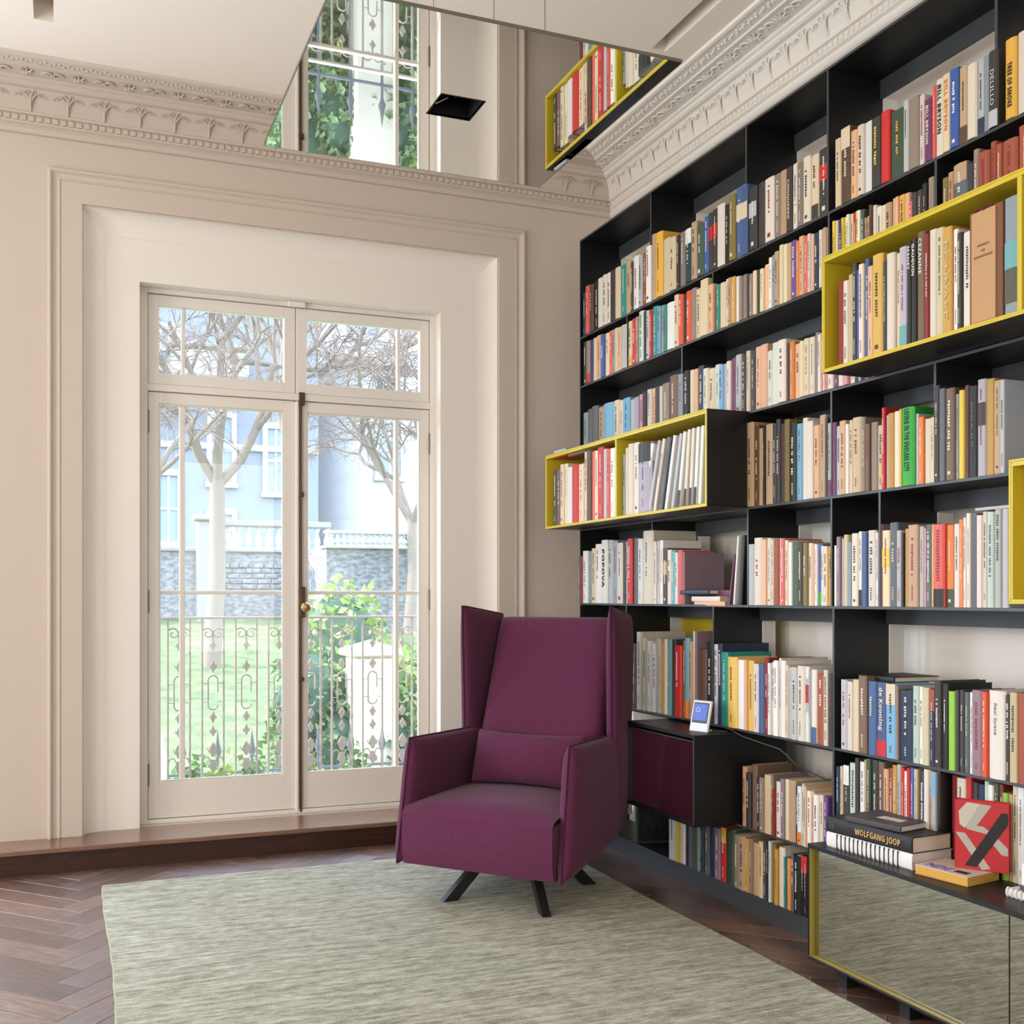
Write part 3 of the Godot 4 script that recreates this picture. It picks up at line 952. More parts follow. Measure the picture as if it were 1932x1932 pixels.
	# low flowering border behind the fence
	for k in 7:
		var bx := -0.1 + 0.42 * k
		shrub("border_plant", "small border plant by the iron fence, %s from the tub chair side" % ["first", "second", "third", "fourth", "fifth", "sixth", "seventh"][k], Vector3(bx, -0.62, -8.9 + 0.2 * sin(k * 2.0)), Vector3(0.24, 0.42, 0.22), 700, 0.07, M.leaf_mid if k % 2 == 0 else M.leaf_light, 6)
	# garden wall with balustrades
	var WZ := -22.0
	var x0 := sight(255, 1100, 2, WZ).x
	var x1 := sight(600, 1100, 2, WZ).x
	var top := sight(450, 1042, 2, WZ).y
	var gw := thing("garden_wall", "grey stone retaining wall with pillar and brick panel across the lawn", "wall", Vector3(2.0, 0.0, WZ))
	gw.set_meta("kind", "structure")
	var go := Vector3(2.0, 0, WZ)
	put("wall_face", cuboid(Vector3(-14, 0, WZ - 0.5) - go, Vector3(x1 + 0.4, top, WZ) - go), M.rubble, gw)
	put("coping", cuboid(Vector3(-14, top, WZ - 0.55) - go, Vector3(x1 + 0.4, top + 0.09, WZ + 0.08) - go, 0.02), M.stone, gw)
	var pl := sight(372, 1100, 2, WZ + 0.3)
	var pr := sight(408, 1100, 2, WZ + 0.3)
	put("pillar", cuboid(Vector3(pl.x, 0, WZ + 0.02) - go, Vector3(pr.x, top + 0.62, WZ + 0.34) - go, 0.03), M.stone, gw)
	put("pillar_cap", cuboid(Vector3(pl.x - 0.08, top + 0.62, WZ - 0.05) - go, Vector3(pr.x + 0.08, top + 0.74, WZ + 0.42) - go, 0.03), M.stone, gw)
	# coursed stones of the panel
	var qa := sight(412, 1062, 2, WZ + 0.05)
	var qb := sight(520, 1112, 2, WZ + 0.05)
	var rows := 5
	for i in rows:
		var y0 := lerpf(qb.y, qa.y, float(i) / rows)
		var y1 := lerpf(qb.y, qa.y, float(i + 1) / rows)
		var x := qa.x + rng.randf_range(-0.1, 0.0)
		while x < qb.x:
			var wdt := rng.randf_range(0.18, 0.34)
			put("stone", cuboid(Vector3(x, y0 + 0.01, WZ - 0.05) - go, Vector3(x + wdt - 0.012, y1 - 0.004, WZ + rng.randf_range(0.02, 0.06)) - go, 0.015), M.rubble, gw)
			x += wdt
	var bal := thing("balustrade", "pale stone balustrade on the garden wall beside the pillar", "balustrade", Vector3(2.0, top + 0.09, WZ - 0.2))
	baluster_row(bal, pr.x, x1 + 0.3, top + 0.09, top + 0.55, WZ - 0.2, 0.21)
	put("handrail", cuboid(Vector3(pr.x, top + 0.55, WZ - 0.36) - bal.position, Vector3(x1 + 0.3, top + 0.68, WZ - 0.04) - bal.position, 0.02), M.stone, bal)
	# terrace at the bookcase side: wall, white balustrade
	var TZ := -20.0
	var ta := sight(622, 1034, 2, TZ)
	var tb := sight(860, 1034, 2, TZ)
	var th := sight(622, 1000, 2, TZ).y
	var tw := thing("terrace_wall", "grey stone terrace wall below the white balustrade", "wall", Vector3(ta.x, 0, TZ))
	tw.set_meta("kind", "structure")
	put("wall_face", cuboid(Vector3(-0.05, 0, -6), Vector3(tb.x - ta.x, ta.y, -0.05)), M.rubble, tw)
	put("coping", cuboid(Vector3(-0.1, ta.y, -0.5), Vector3(tb.x - ta.x, ta.y + 0.06, 0.06), 0.02), M.house_white, tw)
	var tbal := thing("balustrade", "white balustrade on the terrace wall above the clipped hedge", "balustrade", Vector3(ta.x, ta.y + 0.06, TZ))
	baluster_row(tbal, ta.x, tb.x, ta.y + 0.06, th - 0.06, TZ - 0.12, 0.125)
	put("handrail", cuboid(Vector3(-0.08, th - 0.06 - ta.y - 0.06, -0.24), Vector3(tb.x - ta.x, th - ta.y - 0.06, 0.0), 0.02), M.house_white, tbal)
	make_houses()
	# leafless trees
	bare_tree("pale leafless tree forking in front of the garden wall pillar", Vector3(sight(398, 1100, 2, -17.0).x, 0.0, -17.0), 3.1, 0.15, 2.3, 5, 0.0, Vector3(0.1, 0, 0))
	bare_tree("leafless weeping tree behind the white balustrade", Vector3(sight(772, 1000, 2, -16.0).x, 0.6, -16.0), 1.9, 0.11, 1.7, 5, 0.9, Vector3(0.05, 0, 0))
	bare_tree("leafless tree with drooping twigs at the garden's hinged-door edge", Vector3(sight(250, 1100, 2, -15.0).x, -0.2, -15.0), 2.4, 0.10, 1.7, 5, 1.0)
	bare_tree("tall leafless tree standing before the houses behind the door joint", Vector3(sight(540, 1000, 2, -26.0).x, 1.0, -26.0), 4.2, 0.16, 3.0, 5, 0.5)

func house_window(h: Node3D, c: Vector3, w: float, ht: float) -> void:
	var fr := Mesher.new()
	fr.box(c + Vector3(-w * 0.5 - 0.16, -ht * 0.5 - 0.12, -0.05), c + Vector3(-w * 0.5, ht * 0.5 + 0.16, 0.10), 0.01)
	fr.box(c + Vector3(w * 0.5, -ht * 0.5 - 0.12, -0.05), c + Vector3(w * 0.5 + 0.16, ht * 0.5 + 0.16, 0.10), 0.01)
	fr.box(c + Vector3(-w * 0.5, ht * 0.5, -0.05), c + Vector3(w * 0.5, ht * 0.5 + 0.20, 0.12), 0.01)
	fr.box(c + Vector3(-w * 0.5 - 0.2, -ht * 0.5 - 0.16, -0.05), c + Vector3(w * 0.5 + 0.2, -ht * 0.5, 0.16), 0.01)
	fr.box(c + Vector3(-0.04, -ht * 0.5, -0.02), c + Vector3(0.04, ht * 0.5, 0.05))
	fr.box(c + Vector3(-w * 0.5, -0.04, -0.02), c + Vector3(w * 0.5, 0.04, 0.06))
	var o := put("window", fr, M.house_white, h)
	put("pane", cuboid(c + Vector3(-w * 0.5, -ht * 0.5, -0.02), c + Vector3(w * 0.5, ht * 0.5, 0.03)), M.house_pane, o)

func make_houses() -> void:
	var Z := -34.0
	var a := sight(200, 900, 2, Z)
	var b := sight(600, 900, 2, Z)
	var h := thing("house", "tall grey-blue house with white sash windows behind the garden wall", "house", Vector3(a.x, 0, Z))
	var o := Vector3(a.x, 0, Z)
	put("facade", cuboid(Vector3(-6, 0, -8), Vector3(b.x - a.x, 17, 0)), M.house, h)
	for q in [[318, 960, 50, 150], [418, 850, 58, 150], [520, 870, 50, 150], [418, 1000, 60, 70], [318, 660, 40, 90]]:
		var c := sight(q[0], q[1], 2, Z) - o
		var s := 0.0173
		house_window(h, c, q[2] * s * 0.62, q[3] * s * 0.8)
	var bay := sight(328, 720, 2, Z + 1.4) - o
	var bay2 := sight(470, 664, 2, Z + 1.4) - o
	put("bay_front", cuboid(Vector3(bay.x, 8.0, -0.2), Vector3(bay2.x, bay2.y, 1.4), 0.05), M.house_white, h)
	put("bay_coping", cuboid(Vector3(bay.x - 0.15, bay2.y, -0.2), Vector3(bay2.x + 0.15, bay2.y + 0.16, 1.55), 0.05), M.stone, h)
	var sc := sight(418, 1020, 2, Z)
	put("string_course", cuboid(Vector3(-6, sc.y + 2.9, -0.1), Vector3(b.x - a.x, sc.y + 3.1, 0.12), 0.03), M.house_white, h)
	put("eaves_cornice", cuboid(Vector3(-6, 16.8, -0.2), Vector3(b.x - a.x + 0.2, 17.2, 0.4), 0.08), M.house_white, h)
	# second house, paler, set further back at the bookcase side, with a rounded bay
	var Z2 := -38.0
	var a2 := sight(640, 900, 2, Z2)
	var h2 := thing("house", "pale stuccoed house with a rounded bay behind the terrace balustrade", "house", Vector3(a2.x, 0, Z2))
	var o2 := Vector3(a2.x, 0, Z2)
	put("facade", cuboid(Vector3(-3.0, 0, -8), Vector3(14, 18, 0)), M.house_white, h2)
	var cb := sight(705, 720, 2, Z2) - o2
	var rb := Mesher.new()
	rb.xf.origin = Vector3(cb.x, 0, 0)
	var by := sight(705, 684, 2, Z2 + 1.5).y
	rb.lathe([Vector2(2.1, 0), Vector2(2.1, by - 0.3), Vector2(2.25, by - 0.25), Vector2(2.25, by), Vector2(0.0, by)], 32)
	put("rounded_bay", rb, M.house_white, h2)
	for k in 12:
		var an := PI * (k + 0.5) / 12.0
		put("crest", cuboid(Vector3(cb.x + cos(an) * 2.1 - 0.07, by, sin(an) * 2.1 - 0.07), Vector3(cb.x + cos(an) * 2.1 + 0.07, by + 0.16, sin(an) * 2.1 + 0.07)), M.stone, h2)
	var dw := sight(692, 620, 2, Z2) - o2
	house_window(h2, dw + Vector3(0, 0.5, 0), 0.8, 1.5)
	for q in [[640, 850], [735, 850], [790, 850]]:
		house_window(h2, sight(q[0], q[1], 2, Z2 + (2.1 if q[0] == 735 else 0.0)) - o2, 0.8, 1.9)

# ---------------------------------------------------------------- bookcase
const SHELF_Y := [3.045, 2.553, 2.302, 1.938, 1.569, 1.190, 0.705, 0.331, 0.079]

func make_bookcase() -> void:
	var bc := thing("bookcase", "tall black steel bookcase with staggered uprights covering the side wall", "bookcase", Vector3(SHELF_X, 0, -3.0))
	var o := bc.position
	var t := 0.009
	var box := func(called: String, x0: float, x1: float, y0: float, y1: float, za: float, zb: float, m: Material, ch := 0.0):
		put(called, cuboid(Vector3(x0, y0, za) - o, Vector3(x1, y1, zb) - o, ch), m, bc)
	for i in SHELF_Y.size():
		var y: float = SHELF_Y[i]
		var far := END_Z
		if i == 7:
			far = -2.903
		if i == 8:
			far = -2.80
		if i == 0:
			box.call("shelf", SHELF_X, SHELF_BACK, y, y + t, -4.809, far, M.black)
		else:
			box.call("shelf", SHELF_X, SHELF_BACK, y - t, y, -4.809, far, M.black)
		box.call("shelf_lip", SHELF_X - 0.0012, SHELF_X, y - (0.0 if i == 0 else t), y + (t if i == 0 else 0.0), -4.809, far, M.black_edge)
		if i < 8:
			box.call("back_rail", SHELF_BACK - 0.012, SHELF_BACK, y - t - 0.055, y - (0.0 if i == 0 else t), -4.80, far, M.rail_back)
	box.call("shelf", SHELF_X, SHELF_BACK, 0.416 - t, 0.416, -2.903, END_Z, M.black)
	var rows := [[0, [-4.805, -4.110, -3.401, -2.936, -2.235, -1.55]], [1, [-4.805, -4.326, -3.626, -2.931, -2.455, -1.6]], [2, [-4.805, -3.854]], [3, [-2.918, -2.458, -1.7]], [4, [-4.805, -4.098, -3.391, -2.918, -2.689]], [5, [-4.805, -4.331, -3.622, -2.907, -1.5]], [6, [-2.907]], [7, [-4.805]]]
	for r in rows:
		var y1: float = SHELF_Y[r[0]]
		var y0: float = SHELF_Y[r[0] + 1]
		for z in r[1]:
			var top := y1 - (0.0 if r[0] == 0 else t)
			box.call("upright", SHELF_X, SHELF_BACK, y0, top, z - t * 0.5, z + t * 0.5, M.black)
			box.call("upright_edge", SHELF_X - 0.001, SHELF_X, y0, top, z - t * 0.5, z + t * 0.5, M.black_edge)
			box.call("wall_batten", SHELF_BACK, SHELF_BACK + 0.062, y0 + 0.01, top - 0.06, z - 0.009, z + 0.011, M.white)
	box.call("upright", SHELF_X, SHELF_BACK, 0.079, 0.322, -2.907 - t * 0.5, -2.907 + t * 0.5, M.black)
	box.call("upright", SHELF_X, SHELF_BACK, 0.416, 0.696, -2.447, -2.438, M.black)
	box.call("plinth", SHELF_X + 0.004, SHELF_BACK, 0.0, 0.070, -4.80, -2.80, M.rail_back)
	box.call("back_panel", SHELF_BACK + 0.063, SHELF_BACK + 0.07, SHELF_Y[6], SHELF_Y[5] - t, -4.32, -3.63, M.yellow)

func shelf_box(called: String, label: String, z0: float, z1: float, y0: float, y1: float, x0: float, dividers: Array, ends: Array) -> Node3D:
	# a lacquered box that pushes out of the bookcase: black outside, yellow inside and at its front edge
	var b := thing(called, label, "shelf box", Vector3(x0, y0, z0), 0.0, "yellow boxes in the bookcase")
	var o := b.position
	var s := 0.006
	var xb := SHELF_BACK - 0.02
	var pc := func(name_: String, lo: Vector3, hi: Vector3, m: Material): put(name_, cuboid(lo - o, hi - o, 0.0008), m, b)
	pc.call("outer_top", Vector3(x0 + 0.002, y1 - s, z0), Vector3(xb, y1, z1), M.black)
	pc.call("outer_bottom", Vector3(x0 + 0.002, y0, z0), Vector3(xb, y0 + s, z1), M.black)
	pc.call("inner_top", Vector3(x0, y1 - 0.018, z0 + s), Vector3(xb, y1 - s, z1 - s), M.yellow)
	pc.call("inner_bottom", Vector3(x0, y0 + s, z0 + s), Vector3(xb, y0 + 0.012, z1 - s), M.yellow)
	pc.call("front_edge", Vector3(x0 - 0.001, y1 - s, z0), Vector3(x0 + 0.002, y1, z1), M.yellow)
	pc.call("front_edge", Vector3(x0 - 0.001, y0, z0), Vector3(x0 + 0.002, y0 + s, z1), M.yellow)
	for e in ends:
		var za := z0 if e == 0 else z1 - s
		pc.call("outer_side", Vector3(x0 + 0.002, y0 + s, za), Vector3(xb, y1 - s, za + s), M.black)
		pc.call("front_edge", Vector3(x0 - 0.001, y0 + s, za), Vector3(x0 + 0.002, y1 - s, za + s), M.yellow)
		var zi := z0 + s if e == 0 else z1 - s - 0.006
		pc.call("inner_side", Vector3(x0, y0 + 0.012, zi), Vector3(xb, y1 - 0.018, zi + 0.006), M.yellow)
	for d in dividers:
		pc.call("divider", Vector3(x0, y0 + 0.012, d - 0.007), Vector3(xb, y1 - 0.018, d + 0.007), M.yellow)
	pc.call("back", Vector3(xb, y0, z0), Vector3(xb + 0.006, y1, z1), M.yellow)
	return b

func make_boxes() -> void:
	shelf_box("shelf_box", "yellow lined box jutting from the bookcase high up, holding art books", -2.735, END_Z, 1.940, 2.312, 2.268, [-1.990], [0])
	shelf_box("shelf_box", "yellow lined box jutting past the bookcase's window end, holding leaning magazines", -4.815, -3.383, 1.566, 1.938, 2.268, [-4.088], [0, 1])
	shelf_box("shelf_box", "yellow lined box at the picture edge, empty end towards the window", -2.022, END_Z, 1.203, 1.574, 2.268, [], [0])
	# low black cabinet with a mirrored flap
	var z0 := -3.985
	var z1 := -3.46
	var x0 := 2.262
	var c := thing("mirror_cabinet", "low black cabinet with mirrored front jutting out behind the armchair", "cabinet", Vector3(x0, 0.329, z0))
	var o := c.position
	var pc := func(name_: String, lo: Vector3, hi: Vector3, m: Material): put(name_, cuboid(lo - o, hi - o, 0.001), m, c)
	pc.call("top", Vector3(x0, 0.672, z0), Vector3(SHELF_BACK, 0.686, z1), M.black)
	pc.call("bottom", Vector3(x0, 0.329, z0), Vector3(SHELF_BACK, 0.339, z1), M.black)
	pc.call("side", Vector3(x0, 0.339, z1 - 0.010), Vector3(SHELF_BACK, 0.672, z1), M.black)
	pc.call("side", Vector3(x0, 0.339, z0), Vector3(SHELF_BACK, 0.672, z0 + 0.010), M.black)
	pc.call("side_edge", Vector3(x0 - 0.001, 0.339, z1 - 0.007), Vector3(x0, 0.672, z1), M.black_edge)
	pc.call("door", Vector3(x0 + 0.014, 0.340, z0 + 0.011), Vector3(x0 + 0.020, 0.660, z1 - 0.011), M.mirror)
	pc.call("door_edge", Vector3(x0 + 0.010, 0.656, z0 + 0.011), Vector3(x0 + 0.016, 0.660, z1 - 0.011), M.steel)
	# long sideboard with mirrored doors
	z0 = -2.798
	z1 = -1.05
	c = thing("sideboard", "low black sideboard with mirrored doors reflecting the rug", "sideboard", Vector3(x0, 0.0, z0))
	o = c.position
	pc = func(name_: String, lo: Vector3, hi: Vector3, m: Material): put(name_, cuboid(lo - o, hi - o, 0.001), m, c)
	pc.call("top", Vector3(x0, 0.402, z0), Vector3(SHELF_X, 0.416, z1), M.black)
	pc.call("bottom", Vector3(x0, 0.041, z0), Vector3(SHELF_BACK, 0.050, z1), M.black)
	pc.call("bottom_edge", Vector3(x0 - 0.001, 0.047, z0), Vector3(x0 + 0.001, 0.0505, z1), M.black_edge)
	pc.call("side", Vector3(x0, 0.050, z0), Vector3(SHELF_BACK, 0.402, z0 + 0.006), M.black)
	pc.call("side_lining", Vector3(x0 + 0.003, 0.050, z0 + 0.006), Vector3(SHELF_BACK, 0.402, z0 + 0.010), M.shaded_yellow)
	pc.call("bottom_lining", Vector3(x0 + 0.003, 0.050, z0 + 0.010), Vector3(SHELF_BACK, 0.053, z1), M.shaded_yellow)
	pc.call("back", Vector3(SHELF_BACK - 0.006, 0.050, z0), Vector3(SHELF_BACK, 0.402, z1), M.black)
	pc.call("door", Vector3(x0 + 0.021, 0.054, z0 + 0.012), Vector3(x0 + 0.027, 0.400, -2.036), M.smoked_mirror)
	pc.call("door", Vector3(x0 + 0.021, 0.054, -2.032), Vector3(x0 + 0.027, 0.400, -1.27), M.smoked_mirror)
	for fz in [-2.64, -2.38, -1.7]:
		pc.call("foot", Vector3(x0 + 0.005, 0.0, fz - 0.02), Vector3(x0 + 0.05, 0.041, fz + 0.02), M.black)

# ---------------------------------------------------------------- books
var shade := {
	"white": srgb(232, 230, 226), "ivory": srgb(222, 212, 198), "cream": srgb(220, 204, 172), "sand": srgb(204, 186, 150), "tan": srgb(186, 154, 122), "taupe": srgb(140, 124, 114), "silver": srgb(184, 186, 190), "steel": srgb(138, 150, 158), "slate": srgb(94, 98, 104), "charcoal": srgb(58, 55, 54), "black": srgb(26, 25, 26), "brown": srgb(92, 66, 50), "umber": srgb(120, 94, 78), "rust": srgb(160, 78, 54), "red": srgb(200, 44, 44), "crimson": srgb(140, 38, 46), "coral": srgb(216, 94, 88), "vermilion": srgb(226, 88, 52), "orange": srgb(226, 132, 62), "peach": srgb(224, 176, 140), "amber": srgb(226, 172, 68), "gold": srgb(222, 182, 90), "yellow": srgb(228, 200, 70), "ochre": srgb(196, 150, 72), "olive": srgb(126, 108, 58), "lime": srgb(140, 196, 70), "green": srgb(48, 176, 66), "forest": srgb(62, 84, 64), "mint": srgb(196, 214, 200), "aqua": srgb(110, 168, 172), "teal": srgb(42, 142, 136), "petrol": srgb(26, 66, 76), "sky": srgb(116, 172, 208), "blue": srgb(60, 98, 176), "denim": srgb(70, 98, 146), "navy": srgb(36, 50, 80), "indigo": srgb(66, 58, 116), "purple": srgb(110, 74, 148), "lilac": srgb(176, 168, 188), "mauve": srgb(142, 118, 128), "plum": srgb(112, 56, 92), "pink": srgb(222, 150, 166)}
var plain := {"white": "white", "ivory": "ivory", "cream": "cream", "sand": "sand coloured", "tan": "tan", "taupe": "taupe", "silver": "silver grey", "steel": "steel blue", "slate": "slate grey", "charcoal": "charcoal", "black": "black", "brown": "dark brown", "umber": "umber brown", "rust": "rust red", "red": "red", "crimson": "crimson", "coral": "coral", "vermilion": "vermilion", "orange": "orange", "peach": "peach", "amber": "amber", "gold": "golden", "yellow": "yellow", "ochre": "ochre", "olive": "olive", "lime": "lime green", "green": "bright green", "forest": "dark green", "mint": "mint", "aqua": "aqua", "teal": "teal", "petrol": "petrol blue", "sky": "sky blue", "blue": "blue", "denim": "denim blue", "navy": "navy", "indigo": "indigo", "purple": "purple", "lilac": "lilac", "mauve": "mauve", "plum": "plum", "pink": "pink"}
var nth := ["first", "second", "third", "fourth", "fifth", "sixth", "seventh", "eighth", "ninth", "tenth", "eleventh", "twelfth", "thirteenth", "fourteenth", "fifteenth", "sixteenth", "seventeenth", "eighteenth", "nineteenth", "twentieth", "twenty-first", "twenty-second", "twenty-third", "twenty-fourth", "twenty-fifth", "twenty-sixth", "twenty-seventh", "twenty-eighth", "twenty-ninth", "thirtieth", "thirty-first", "thirty-second", "thirty-third", "thirty-fourth"]

